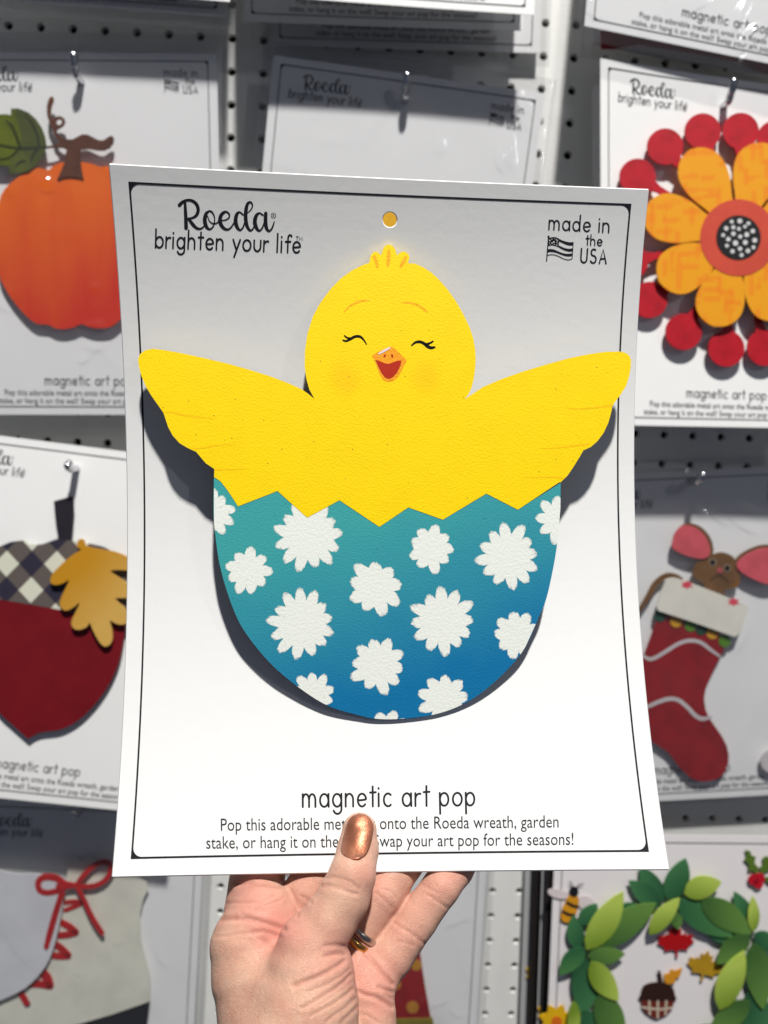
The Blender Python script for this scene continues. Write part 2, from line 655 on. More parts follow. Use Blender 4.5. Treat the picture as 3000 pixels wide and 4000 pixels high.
def make_print():
    # border: square outer corners, rounded inner corners
    c = card_uv([(502, 708), (2466, 797), (2535, 3328), (510, 3355)])
    u0, u1 = (c[0][0] + c[3][0]) / 2, (c[1][0] + c[2][0]) / 2
    v0, v1 = (c[0][1] + c[1][1]) / 2, (c[2][1] + c[3][1]) / 2
    th, rr = 0.00072, 0.0034
    vs, fs = [], []
    inner = []
    NN = 6
    corners = [(u0, v0, 180), (u1, v0, 270), (u1, v1, 0), (u0, v1, 90)]
    for (cu, cv, a0) in corners:
        sx, sy = (1 if cu == u0 else -1), (1 if cv == v0 else -1)
        cc = (cu + sx * (th + rr), cv + sy * (th + rr))
        for k in range(NN + 1):
            a = R_(a0 + 90 * k / NN)
            inner.append((cc[0] + rr * math.cos(a), cc[1] + rr * math.sin(a)))
    n = len(inner)
    outer = [(x, y) for x, y, _ in corners]
    A_v = inner + outer
    for q in range(4):
        for k in range(NN):
            fs.append((n + q, q * (NN + 1) + k, q * (NN + 1) + k + 1))
        fs.append((n + q, q * (NN + 1) + NN, ((q + 1) % 4) * (NN + 1), n + (q + 1) % 4))
    # split the long sides so that they follow the curved sheet
    bm = bmesh.new()
    bv = [bm.verts.new((p[0], p[1], 0)) for p in A_v]
    for f in fs: bm.faces.new([bv[i] for i in f])
    for k in range(1, 40):
        geom = bm.verts[:] + bm.edges[:] + bm.faces[:]
        bmesh.ops.bisect_plane(bm, geom=geom, plane_co=(0, v0 + (v1 - v0) * k / 40, 0), plane_no=(0, 1, 0))
    for k in range(1, 28):
        geom = bm.verts[:] + bm.edges[:] + bm.faces[:]
        bmesh.ops.bisect_plane(bm, geom=geom, plane_co=(u0 + (u1 - u0) * k / 28, 0, 0), plane_no=(1, 0, 0))
    bm.verts.index_update()
    PRINT['border_line'] = (np.array([v.co[:2] for v in bm.verts]), [tuple(v.index for v in f.verts) for f in bm.faces], INK)
    bm.free()

    s, ox, oy = 420 / 1659, 680, 760
    L = [
        [(170, 135, 40), (174, 220, 48), (180, 330, 54), (184, 430, 58), (186, 510, 60)],
        [(82, 162, 52), (135, 112, 46), (205, 84, 38), (285, 95, 42), (348, 150, 48), (372, 230, 52), (350, 310, 46), (290, 355, 32), (215, 368, 24)],
        [(222, 372, 34), (265, 425, 48), (310, 482, 48), (360, 520, 38), (410, 525, 28), (450, 498, 22), (478, 465, 18)],
        [(540, 253, 24), (498, 288, 48), (476, 360, 60), (478, 430, 60), (506, 502, 48), (550, 533, 28), (597, 500, 22), (622, 430, 19), (625, 360, 19), (606, 300, 22), (576, 262, 28), (540, 250, 24)],
        [(517, 330, 14), (545, 405, 15), (590, 440, 17), (640, 445, 18), (690, 415, 20)],
        [(740, 396, 16), (800, 388, 18), (848, 352, 22), (852, 305, 25), (812, 266, 28), (765, 275, 42), (722, 325, 54), (708, 400, 60), (730, 470, 54), (780, 525, 42), (840, 535, 28), (890, 490, 22), (925, 430, 18)],
        [(1065, 310, 22), (1012, 270, 26), (970, 300, 48), (950, 380, 60), (955, 450, 60), (986, 520, 46), (1025, 545, 27), (1065, 502, 23), (1088, 435, 20)],
        [(1138, 278, 12), (1188, 228, 17), (1210, 165, 22), (1184, 116, 26), (1140, 132, 40), (1116, 200, 54), (1105, 300, 58), (1108, 400, 58), (1130, 490, 48), (1170, 550, 34), (1210, 535, 23), (1240, 480, 18)],
        [(1372, 316, 24), (1318, 284, 26), (1272, 318, 48), (1248, 390, 60), (1252, 460, 60), (1286, 534, 44), (1322, 555, 28), (1362, 510, 23), (1388, 440, 20)],
        [(1415, 290, 54), (1412, 350, 58), (1412, 430, 60), (1425, 510, 52), (1460, 560, 34), (1500, 535, 25), (1530, 470, 21), (1545, 420, 18)],
    ]
    A = Acc()
    for st in L: A.add(*stroke(smooth_pts(zz(st, s, ox, oy), 5)))
    A.add(*stroke(zz(disc(1533, 323, 37, n=18), s, ox, oy), 1.9, True))
    B2 = handwriting("R", (1065.2, 845.5), (1071.2, 846), 4.6, 1.7)
    A.add(B2.v, B2.f)
    add_print('logo_lettering', A, INK)
    A = handwriting("brighten your life", (606, 966), (1172, 987), 42, 6.8)
    B2 = handwriting("TM", (1156, 936), (1180, 938), 8, 2.6)
    A.add(B2.v, B2.f)
    add_print('tagline_lettering', A, INK)
    A = handwriting("made in", (2144, 896), (2377, 908), 36, 5.8)
    for B2 in (handwriting("the", (2288, 957), (2351, 959.5), 24, 4.6), handwriting("USA", (2269, 1025), (2367, 1029), 34, 6)):
        A.add(B2.v, B2.f)
    add_print('origin_lettering', A, INK)
    # flag
    s, ox, oy = 300 / 1659, 2110, 830
    A = Acc()
    A.add(*stroke(zz([(180, 530, 24), (160, 780, 24), (137, 1045, 24)], s, ox, oy)))
    A.add(zz(disc(180, 522, 24, n=12), s, ox, oy), [tuple(range(12))])
    def band(top, bot):
        n = len(top)
        A.add(zz(top + bot, s, ox, oy), [(i, i + 1, n + i + 1, n + i) for i in range(n - 1)])
    band([(185, 552), (240, 535), (300, 530), (360, 540), (412, 572)], [(172, 718), (225, 705), (285, 706), (345, 722), (398, 738)])
    band([(412, 572), (480, 605), (560, 630), (640, 645), (722, 638)], [(408, 618), (480, 652), (560, 690), (640, 708), (712, 705)])
    band([(398, 712), (450, 735), (530, 770), (620, 785), (708, 775)], [(390, 738), (450, 775), (530, 815), (620, 838), (702, 835)])
    band([(160, 795), (220, 788), (300, 800), (380, 835), (460, 870), (540, 890), (620, 893), (705, 880)],
         [(156, 855), (220, 845), (290, 850), (370, 870), (450, 905), (540, 935), (620, 945), (695, 935)])
    A.add(*stroke(smooth_pts(zz([(158, 922, 15), (240, 908, 15), (330, 920, 15), (420, 955, 15), (510, 1000, 15), (600, 1020, 15), (660, 1010, 15), (690, 990, 15)], s, ox, oy), 3)))
    A.add(*stroke(zz([(714, 640, 15), (704, 820, 15), (692, 990, 15)], s, ox, oy)))
    add_print('flag_emblem', A, INK)
    A = Acc()
    for cx, cy, r in [(205, 605, 22), (250, 578, 15), (295, 640, 26), (255, 660, 22), (345, 585, 15), (368, 612, 20), (195, 660, 14), (355, 705, 17), (300, 690, 13), (360, 655, 14), (215, 695, 12), (310, 568, 10)]:
        star = []
        for k in range(10):
            a = R_(36 * k - 90); q = r if k % 2 == 0 else r * 0.5
            star.append((cx + q * math.cos(a), cy + q * math.sin(a)))
        A.add(zz(star, s, ox, oy), [tuple(range(10))])
    add_print('flag_stars', A, CARD)
    add_print('title_lettering', handwriting("magnetic art pop", (1183, 3152), (1853, 3146), 50, 7.8), INK)
    A = font_text("Pop this adorable metal art onto the Roeda wreath, garden", (863, 3245), (2182, 3232), 49)
    B2 = font_text("stake, or hang it on the wall! Swap your art pop for the seasons!", (806, 3315), (2240, 3300), 49)
    A.add(B2.v, B2.f)
    add_print('instruction_lettering', A, INKG)


make_print()


def face_up(v2, f):
    """v runs down, so a face that looks at the viewer turns clockwise in (u, v)"""
    return f if area2([v2[i] for i in f]) < 0 else f[::-1]


# ------------------------------------------------------------------ the held card
def build_held_card():
    hole = card_uv([(1523, 858)])[0]
    hr, hh = 0.0032, 0.0044
    us = sorted(set([-W / 2 + W * k / 36 for k in range(37)] + [hole[0] - hh, hole[0] + hh]))
    vs_ = sorted(set([-H / 2 + H * k / 56 for k in range(57)] + [hole[1] - hh, hole[1] + hh]))
    us = [u for u in us if not (hole[0] - hh < u < hole[0] + hh)]
    vs_ = [v for v in vs_ if not (hole[1] - hh < v < hole[1] + hh)]
    UV = [(u, v) for v in vs_ for u in us]
    nu = len(us)
    faces = []
    iu, iv = us.index(hole[0] - hh), vs_.index(hole[1] - hh)
    for j in range(len(vs_) - 1):
        for i in range(nu - 1):
            q = (j * nu + i, (j + 1) * nu + i, (j + 1) * nu + i + 1, j * nu + i + 1)
            if (i, j) == (iu, iv):
                k0 = len(UV)
                N = 24
                UV += [(hole[0] + hr * math.cos(R_(225) + 2 * math.pi * k / N), hole[1] + hr * math.sin(R_(225) + 2 * math.pi * k / N)) for k in range(N)]
                cor = [q[0], q[3], q[2], q[1]]     # clockwise on screen from the upper left: angle 225, 315, 45, 135
                for t in range(4):
                    a = [k0 + (t * 6 + k) % N for k in range(7)]
                    faces.append(tuple([cor[t]] + a + [cor[(t + 1) % 4]]))
            else:
                faces.append(q)
    UV = np.array(UV)
    P = card_w(UV[:, 0], UV[:, 1])
    faces = [face_up(UV, f) for f in faces]
    o = mesh_obj("display_card", [(0, 0, 0)], [], CARD)
    ctr = cam2w(card_cam(0.0, H / 2))
    fr = Frame(ctr, CW @ np.array([1, 0, 0]), CW @ np.array([0, -1, 0]))
    Mi = fr.matrix().inverted()
    bpy.data.objects.remove(o)
    rt = root("display_card", fr, "large white card held up by the hand, carrying the yellow chick", "card")

    def loc(P): return [tuple(Mi @ Vector(p)) for p in P]
    sheet_obj("card_sheet", loc(P), faces, 0.0008, CARD, rt, 0.0004)
    for name, (uv, f, mat) in PRINT.items():
        up = 0.00022 if name == 'flag_stars' else 0.00012
        mesh_obj(name, loc(card_w(uv[:, 0], uv[:, 1], up)), [face_up(uv, q) for q in f], mat, rt)
    return rt


build_held_card()

# ------------------------------------------------------------------ chick ornament on the held card
s2, o2 = 800 / 1659, (1150, 850)
OUT_TOP = zz([(607, 366), (612, 325), (625, 295), (645, 278), (665, 277), (685, 290), (700, 303), (706, 297), (712, 270), (725, 240), (745, 222), (770, 218), (795, 228), (815, 255), (825, 290), (828, 306), (845, 292), (870, 276), (895, 276), (918, 290), (932, 315), (928, 345), (917, 368), (975, 372), (1040, 400), (1110, 445), (1170, 500), (1240, 580), (1310, 680), (1370, 785), (1420, 890), (1450, 980), (1465, 1070), (1469, 1150), (1463, 1240), (1452, 1310), (1435, 1380), (1408, 1435), (1376, 1475)], s2, *o2)
OUT_RW = [(1838, 1544), (1886, 1512), (1958, 1481), (2043, 1451), (2133, 1424), (2223, 1399), (2302, 1383), (2368, 1374), (2422, 1373), (2446, 1379), (2460, 1391), (2465, 1407), (2464, 1435), (2458, 1469), (2446, 1508), (2425, 1541), (2407, 1564), (2393, 1585), (2387, 1613), (2377, 1650), (2359, 1689), (2335, 1722), (2308, 1746), (2279, 1759), (2266, 1782), (2244, 1818), (2217, 1858), (2190, 1884)]
EGG_R = [(2189, 1988), (2176, 2127), (2158, 2234), (2133, 2342), (2099, 2424), (2066, 2501), (2025, 2567), (1964, 2634), (1902, 2690), (1836, 2736), (1759, 2772), (1672, 2796), (1554, 2809), (1461, 2807), (1403, 2794), (1306, 2767), (1234, 2731), (1147, 2670), (1065, 2600), (993, 2518), (935, 2432), (892, 2326), (858, 2205), (841, 2089), (834, 1993), (836, 1863)]
OUT_LW = [(837, 1832), (804, 1810), (777, 1778), (766, 1765), (733, 1750), (701, 1731), (674, 1701), (657, 1669), (646, 1636), (638, 1612), (617, 1582), (592, 1547), (571, 1512), (552, 1468), (542, 1430), (539, 1403), (549, 1381), (568, 1368), (598, 1362), (646, 1368), (717, 1381), (804, 1400), (896, 1422), (977, 1445), (1059, 1471), (1129, 1498), (1178, 1520), (1205, 1539), (1229, 1559)]
OUT_HL = [(1208, 1520), (1196, 1477), (1190, 1433), (1191, 1371), (1201, 1303), (1222, 1236), (1251, 1183), (1290, 1130), (1333, 1086), (1377, 1055), (1415, 1036)]
ZIG = [(836, 1863), (863, 1882), (887, 1913), (911, 1949), (930, 1978), (1084, 1918), (1200, 2022), (1326, 1954), (1482, 2058), (1595, 1982), (1730, 2030), (1900, 1928), (2023, 1991), (2184, 1884)]
# rounded outline of the lower shell
EGG_CURVE = [(2190, 1887)] + smooth_pts(EGG_R, 4)

va, vb = card_uv([(1520, 962)])[0], card_uv([(1500, 2806)])[0]
Pa = cam2w(card_cam(va[0], va[1])); Pb = cam2w(card_cam(vb[0], vb[1]))
CHK = Frame(Pb, CW @ RC @ np.array([1, 0, 0]), Pa - Pb).lifted(0.0007)


def build_chick():
    fr = CHK
    rt = root("chick_ornament", fr, "painted metal chick hatching from a blue egg, on the held card", "ornament")
    YEL = paint("yellow_powder_coat", (1.0, 0.70, 0.001), 0.55, 0.25, mottle=0.03, mscale=90, bump=0.00013, bscale=1250)
    nt = YEL.node_tree
    cheeks = fr.px([(1352, 1480), (1661, 1475)])
    b = nt.nodes["Principled BSDF"]
    tc = nt.nodes.new("ShaderNodeTexCoord")
    prev = b.inputs["Base Color"].links[0].from_socket
    for c in cheeks:
        sub = nt.nodes.new("ShaderNodeVectorMath"); sub.operation = 'DISTANCE'; sub.inputs[1].default_value = (c[0], c[1], 0.0012)
        nt.links.new(tc.outputs["Object"], sub.inputs[0])
        mr = nt.nodes.new("ShaderNodeMapRange"); mr.interpolation_type = 'SMOOTHSTEP'
        mr.inputs["From Min"].default_value = 0.002; mr.inputs["From Max"].default_value = 0.0095
        mr.inputs["To Min"].default_value = 0.42; mr.inputs["To Max"].default_value = 0.0
        nt.links.new(sub.outputs["Value"], mr.inputs["Value"])
        mx = nt.nodes.new("ShaderNodeMix"); mx.data_type = 'RGBA'; mx.inputs["B"].default_value = (1.0, 0.53, 0.001, 1)
        nt.links.new(prev, mx.inputs["A"]); nt.links.new(mr.outputs["Result"], mx.inputs["Factor"])
        prev = mx.outputs["Result"]
    nt.links.new(prev, b.inputs["Base Color"])
    flecked(YEL, 700, 0.022, (0.20, 0.13, 0.01))
    pt = fr.px([(1400, 2030), (1590, 2680)])
    SH = gradient("blue_shell_paint", (0.045, 0.36, 0.36), (0.002, 0.165, 0.37), pt[0], pt[1], 0.5, bump=0.00014, bscale=1400)
    flecked(SH, 700, 0.018, (0.01, 0.06, 0.09))
    T = 0.0013
    body = OUT_TOP + OUT_RW + ZIG[::-1] + OUT_LW + OUT_HL
    RAW = paint("dark_plate_back", (0.05, 0.045, 0.05), 0.6)
    plate_part("body", fr, body, YEL, rt, 0, T + 0.00012, back=RAW)
    shell = plate_part("eggshell", fr, ZIG[1:-1] + EGG_CURVE, SH, rt, 0, T, back=RAW)
    # white flower blots on the shell
    WH = bpy.data.materials.new("white_sponged_paint")
    WH.use_nodes = True
    nt = WH.node_tree
    b = nt.nodes["Principled BSDF"]
    b.inputs["Base Color"].default_value = (0.84, 0.87, 0.80, 1); b.inputs["Roughness"].default_value = 0.7
    tc = nt.nodes.new("ShaderNodeTexCoord")
    n = nt.nodes.new("ShaderNodeTexNoise"); n.inputs["Scale"].default_value = 1000; n.inputs["Detail"].default_value = 3
    n2 = nt.nodes.new("ShaderNodeTexNoise"); n2.inputs["Scale"].default_value = 1100; n2.inputs["Detail"].default_value = 4
    for q in (n, n2): nt.links.new(tc.outputs["Object"], q.inputs["Vector"])
    bp = nt.nodes.new("ShaderNodeBump"); bp.inputs["Distance"].default_value = 0.00012
    nt.links.new(n2.outputs["Fac"], bp.inputs["Height"]); nt.links.new(bp.outputs["Normal"], b.inputs["Normal"])
    at = nt.nodes.new("ShaderNodeAttribute"); at.attribute_name = "cover"
    ad = nt.nodes.new("ShaderNodeMath"); ad.operation = 'MULTIPLY_ADD'; ad.inputs[1].default_value = 1.5; ad.inputs[2].default_value = -0.75
    nt.links.new(n.outputs["Fac"], ad.inputs[0])
    sm = nt.nodes.new("ShaderNodeMath"); sm.operation = 'ADD'; sm.use_clamp = True
    nt.links.new(ad.outputs[0], sm.inputs[0]); nt.links.new(at.outputs["Fac"], sm.inputs[1])
    nt.links.new(sm.outputs[0], b.inputs["Alpha"])
    egg2 = fr.px(EGG_CURVE + [(836, 1800), (2190, 1800)], T)
    if area2(egg2) < 0: egg2.reverse()

    def clip(poly):
        for i in range(len(egg2)):
            a, c = egg2[i], egg2[(i + 1) % len(egg2)]
            ins = lambda p: (c[0] - a[0]) * (p[1] - a[1]) - (c[1] - a[1]) * (p[0] - a[0]) >= -1e-9
            out = []
            for k in range(len(poly)):
                p, q = poly[k], poly[(k + 1) % len(poly)]
                if ins(p): out.append(p)
                if ins(p) != ins(q):
                    d1 = (c[0] - a[0]) * (p[1] - a[1]) - (c[1] - a[1]) * (p[0] - a[0])
                    d2 = (c[0] - a[0]) * (q[1] - a[1]) - (c[1] - a[1]) * (q[0] - a[0])
                    t = d1 / (d1 - d2)
                    out.append(tuple(p[j] + t * (q[j] - p[j]) for j in range(3)))
            poly = out
            if len(poly) < 3: return []
        return poly
    # centre x, centre y, outer radius, petals, turn
    FL = [(818, 2005, 102, 11, 4), (1207, 2092, 138, 13, 10), (969, 2231, 92, 9, 18), (1181, 2434, 135, 13, 3), (1465, 2294, 112, 9, 12),
          (1477, 2598, 112, 10, 25), (1220, 2716, 92, 10, 0), (1508, 2866, 98, 9, 30), (1684, 2142, 95, 9, 20), (1986, 2174, 127, 12, 8),
          (1730, 2426, 131, 12, 12), (2017, 2480, 97, 9, 2), (1736, 2731, 100, 9, 14), (2192, 2027, 98, 10, 20)]
    for (cx, cy, R0, n_, turn) in FL:
        rr = random.Random(int(cx * 7 + cy))
        js = [rr.uniform(-0.14, 0.10) for _ in range(n_)]
        ja = [rr.uniform(-0.11, 0.11) for _ in range(n_)]
        K = n_ * 12
        ring = []
        for k in range(K):
            ph = k / 12
            p = int(ph); fr_ = ph - p
            lobe = math.sin(math.pi * min(1, max(0, fr_))) ** 0.85
            rad = R0 * (0.70 + (0.31 + js[p]) * lobe + rr.uniform(-0.028, 0.022))
            a = R_(turn) + 2 * math.pi * (ph + ja[p] * lobe) / n_
            ring.append((cx + rad * math.cos(a), cy + rad * math.sin(a)))
        vs, fs, cov = [], [], []
        c0 = fr.px([(cx, cy)], T)[0]
        ring = fr.px(ring, T)
        # concentric bands, each clipped to the plate's outline
        levels = [0.0, 0.55, 0.84, 0.92, 1.0]
        cv = {0.0: 1.3, 0.55: 1.2, 0.84: 1.15, 0.92: 1.05, 1.0: 0.38}
        for k in range(K):
            a, c = ring[k], ring[(k + 1) % K]
            for l0, l1 in zip(levels[:-1], levels[1:]):
                mk = lambda p, l: (c0[0] + (p[0] - c0[0]) * l, c0[1] + (p[1] - c0[1]) * l, cv[l])
                poly = [mk(a, l0), mk(a, l1), mk(c, l1), mk(c, l0)] if l0 > 0 else [mk(a, 0.0), mk(a, l1), mk(c, l1)]
                poly = clip(poly)
                if len(poly) < 3: continue
                k0 = len(vs)
                if area2(poly) < 0: poly = poly[::-1]
                vs += [(p[0], p[1], T + 0.00003) for p in poly]
                cov += [p[2] for p in poly]
                fs.append(tuple(range(k0, k0 + len(poly))))
        fo = mesh_obj("flower_blot", vs, fs, WH, shell)
        at_ = fo.data.attributes.new("cover", 'FLOAT', 'POINT')
        if len(fo.data.vertices) == len(cov):
            at_.data.foreach_set("value", cov)
    Z = T + 0.00015
    EYE = paint("gloss_black_paint", (0.008, 0.009, 0.008), 0.25, 0.5)
    ORA = paint("orange_brush_paint", (1.0, 0.46, 0.004), 0.5, 0.3, mottle=0.08, mscale=500, bump=0.0002, bscale=1100)
    for e in ([[(584, 1027, 9), (562, 992, 15), (532, 965, 22), (492, 964, 24), (452, 985, 22), (420, 1000, 18), (395, 994, 14)], [(452, 980, 20), (425, 972, 15), (406, 957, 13)]],
              [[(950, 1036, 12), (980, 1012, 20), (1015, 1006, 24), (1050, 1020, 26), (1080, 1045, 27), (1110, 1055, 26), (1135, 1050, 18)], [(1070, 1028, 24), (1100, 1016, 18), (1122, 1003, 14)]]):
        stroke_part("eye", fr, [zz(q, s2, *o2) for q in e], EYE, rt, Z)
    for e in ([(403, 766, 8), (450, 716, 14), (510, 686, 17), (560, 673, 17), (607, 670, 9)], [(873, 688, 9), (930, 690, 15), (990, 705, 17), (1040, 735, 17), (1076, 766, 12)]):
        stroke_part("eyebrow", fr, [zz(e, s2, *o2)], ORA, rt, Z)
    for e in ([(648, 318, 28), (664, 360, 28), (672, 398, 22)], [(765, 270, 22), (764, 320, 33), (757, 384, 25)], [(902, 322, 24), (881, 360, 29), (862, 396, 24)]):
        stroke_part("tuft_mark", fr, [zz(e, s2, *o2)], ORA, rt, Z)
    for e in (zz([(262, 571, 4), (330, 576, 13), (420, 595, 11), (560, 612, 5), (640, 612, 1)], .5425, 500, 1300), zz([(470, 835, 8), (560, 825, 11), (660, 810, 7), (780, 805, 2)], .5425, 500, 1300),
              zz([(628, 986, 12), (700, 985, 9), (850, 980, 3)], .5425, 500, 1300),
              zz([(1474, 469, 18), (1420, 478, 13), (1340, 487, 9), (1240, 492, 5), (1180, 485, 2)], .6028, 1500, 1300), zz([(1325, 720, 14), (1230, 732, 11), (1120, 745, 7), (1010, 750, 2)], .6028, 1500, 1300),
              zz([(1160, 941, 15), (1100, 935, 9), (1000, 937, 5), (900, 938, 2)], .6028, 1500, 1300)):
        stroke_part("feather_mark", fr, [e], paint("faint_orange_paint", (1.0, 0.57, 0.002), 0.5, 0.3, bump=0.0001, bscale=1400), rt, Z)
    bk = zz([(625, 1115), (700, 1075), (768, 1047), (792, 1047), (820, 1065), (860, 1105), (912, 1158), (895, 1185), (870, 1240), (840, 1290), (800, 1325), (760, 1333), (720, 1318), (690, 1270), (665, 1200), (645, 1150)], s2, *o2)
    beak = plate_part("beak", fr, bk, paint("beak_orange", (0.93, 0.36, 0.012), 0.5, 0.3, bump=0.0002, bscale=1100), rt, T, Z)
    mo = zz([(658, 1150), (700, 1166), (735, 1180), (765, 1183), (800, 1172), (835, 1158), (868, 1158), (860, 1195), (845, 1228), (825, 1262), (795, 1292), (765, 1305), (735, 1293), (705, 1255), (680, 1205)], s2, *o2)
    RED = paint("mouth_red", (0.52, 0.022, 0.002), 0.6, 0.3, mottle=0.3, mscale=2500)
    plate_part("mouth", fr, mo, RED, beak, Z, Z + 0.0001)
    for c in (disc(732, 1118, 8, 13, 12, R_(35)), disc(792, 1118, 8, 16, 12, R_(-15))):
        plate_part("nostril", fr, zz(c, s2, *o2), RED, beak, Z, Z + 0.0001)
    stroke_part("highlight_mark", fr, [zz([(685, 1103, 13), (725, 1079, 20), (772, 1055, 14)], s2, *o2)], paint("pale_pink_paint", (0.85, 0.70, 0.66), 0.5), beak, Z + 0.0001)
    # disc magnets that hold the plate on the card
    MG = paint("dark_magnet", (0.03, 0.03, 0.032), 0.6)
    for p, hgt in (((1520, 1080), 0.0046), ((1500, 2700), 0.0046)):
        q = fr.px([p])[0]
        prism("magnet", [disc(q[0], q[1], 0.006, n=24)], -hgt + 0.0014, -0.00002, MG, rt)


build_chick()

# ------------------------------------------------------------------ cards hanging on the pegboard
def wall_pt(p, d):
    """pixel -> the world point that stands d metres in front of the pegboard"""
    r = rays([p])[0]
    t = (-d - CAM[1]) / r[1]
    return CAM + r * t


def card_frame(top, bottom, dt, db):
    """frame of a hanging card from the middle of its top edge and of its bottom edge"""
    Tp, Bp = wall_pt(top, dt), wall_pt(bottom, db)
    ey = Tp - Bp
    n = np.array([0, -1.0, 0]); n = n - ey * (n @ ey) / (ey @ ey)
    ex = np.cross(ey, n)
    h = float(np.linalg.norm(ey))
    return Frame((Tp + Bp) / 2, ex, ey), h


def hung_card(label, top, bottom, dt, db, w=W, h=None, prints=True, bend=0.0, sleeve=False, name="display_card", group="cards hanging on the pegboard", seed=0, skew=0.0, swell=0.004, mat=None, glints=(), shear=(0.0, 0.0)):
    fr, hh = card_frame(top, bottom, dt, db)
    h = h or hh
    rt = root(name, fr, label, "card", group)

    def cz(a, b):                            # gentle bow of the sheet
        return bend * ((2 * b / h) ** 2 * 0.6 + (2 * a / w) ** 2 * 0.4) + skew * (2 * a / w) * (2 * b / h)
    def sl_(a, b):                           # a sheet hanging askew: its edges run down to one side
        return a * (shear[0] + (shear[1] - shear[0]) * (b / h + 0.5))
    nx, ny = 14, 18
    vs, fs = [], []
    for j in range(ny + 1):
        for i in range(nx + 1):
            a, b = -w / 2 + w * i / nx, -h / 2 + h * j / ny
            vs.append((a, b + sl_(a, b), cz(a, b)))
    for j in range(ny):
        for i in range(nx):
            k = j * (nx + 1) + i
            fs.append((k, k + 1, k + nx + 2, k + nx + 1))
    sheet_obj("card_sheet", vs, fs, 0.0006, mat or CARDB, rt)
    if prints:
        names = PRINT.keys() if prints is True else prints
        for nme in names:
            uv, f, mt = PRINT[nme]
            P2 = np.stack([uv[:, 0] * w / W, -uv[:, 1] * h / H], 1)
            up = 0.0005 if nme == 'flag_stars' else 0.0003
            vv = [(p[0], p[1] + sl_(p[0], p[1]), cz(p[0], p[1]) + up) for p in P2]
            mesh_obj(nme, vv, [q if area2([P2[i] for i in q]) > 0 else q[::-1] for q in f], mt, rt)
    if sleeve:
        r2 = np.random.default_rng(seed + 11)
        nx, ny = 130, 170
        sw, sh_ = w + 0.016, h + 0.022
        ga, gb = np.meshgrid(np.linspace(-sw / 2, sw / 2, nx + 1), np.linspace(-sh_ / 2, sh_ / 2, ny + 1))
        z = np.zeros_like(ga)
        for _ in range(9):                     # slack ripples
            th, k, ph = r2.uniform(0, 6.3), r2.uniform(40, 160), r2.uniform(0, 6.3)
            z += 0.00016 * np.sin(k * (ga * math.cos(th) + gb * math.sin(th)) + ph)
        Fo = [(r2.uniform(-w / 2, w / 2), r2.uniform(-h / 2, h / 2), r2.uniform(0, 3.14), r2.uniform(0.008, 0.03), r2.uniform(0.0004, 0.0014), 0.0035) for _ in range(18)]
        for (gx, gy, deg, ln, am) in glints:   # sharp creases in the film
            q = fr.px([(gx, gy)])[0]
            Fo.append((q[0], q[1], R_(deg), ln, am, 0.0030))
        for (fx, fy, th, ln, am, wd) in Fo:
            dx, dy = ga - fx, gb - fy
            s_, t_ = dx * math.cos(th) + dy * math.sin(th), -dx * math.sin(th) + dy * math.cos(th)
            t_ = t_ + 0.15 * s_ * s_ / ln
            z += am * np.exp(-(s_ / ln) ** 2 - (t_ / wd) ** 2)
        ed = np.clip((np.abs(ga) - w / 2) / 0.008, 0, 1)
        z += (swell if swell > 0.004 else 0.0016) * (1 - ed ** 3)
        ca, cb = np.clip(ga, -w / 2, w / 2), np.clip(gb, -h / 2, h / 2)
        z += bend * ((2 * cb / h) ** 2 * 0.6 + (2 * ca / w) ** 2 * 0.4) + skew * (2 * ca / w) * (2 * cb / h)
        vs = np.stack([ga, gb + sl_(ga, gb), z], -1).reshape(-1, 3)
        k = (np.arange(ny)[:, None] * (nx + 1) + np.arange(nx)[None, :]).ravel()
        fs = np.stack([k, k + 1, k + nx + 2, k + nx + 1], 1)
        sl = mesh_obj("plastic_sleeve", vs, fs, FILM, rt, True)
    return fr, rt


HOOK = paint("chrome_hook", (0.62, 0.62, 0.64), 0.22, metallic=1.0)


def peg_hook(base_px, d, label, length=0.006, rise=0.012):
    """steel rod from the pegboard through the card's hole, tip bent up"""
    b = wall_pt(base_px, d)
    p = [(b[0], 0.004, b[2]), (b[0], 0.0, b[2]), (b[0], -d * 0.5, b[2]), (b[0], -d, b[2]), (b[0], -d - length * 0.6, b[2] + 0.001),
         (b[0], -d - length, b[2] + 0.005), (b[0], -d - length * 1.25, b[2] + rise * 0.55), (b[0], -d - length * 1.4, b[2] + rise)]
    pts = smooth_pts(p, 5)
    fr = Frame(p[1], [1, 0, 0], [0, 0, 1])
    rt = root("peg_hook", fr, label, "hook", "steel hooks in the pegboard")
    vs, fs = tube(pts, 0.0029, 12)
    o = fr
    vs = [((v - fr.O) @ fr.ex, (v - fr.O) @ fr.ey, (v - fr.O) @ fr.n) for v in map(np.array, vs)]
    mesh_obj("rod", vs, fs, HOOK, rt, True)
    tip = [((q - fr.O) @ fr.ex, (q - fr.O) @ fr.ey, (q - fr.O) @ fr.n) for q in map(np.array, pts)][-1]
    bm = bmesh.new(); bmesh.ops.create_uvsphere(bm, u_segments=12, v_segments=8, radius=0.0031)
    bmesh.ops.translate(bm, verts=bm.verts, vec=tip)
    me = bpy.data.meshes.new("ball_tip"); bm.to_mesh(me); bm.free(); me.materials.append(HOOK)
    t = bpy.data.objects.new("ball_tip", me); COL.objects.link(t); t.parent = rt
    for p_ in me.polygons: p_.use_smooth = True


BOTTOM = ['border_line', 'title_lettering', 'instruction_lettering']

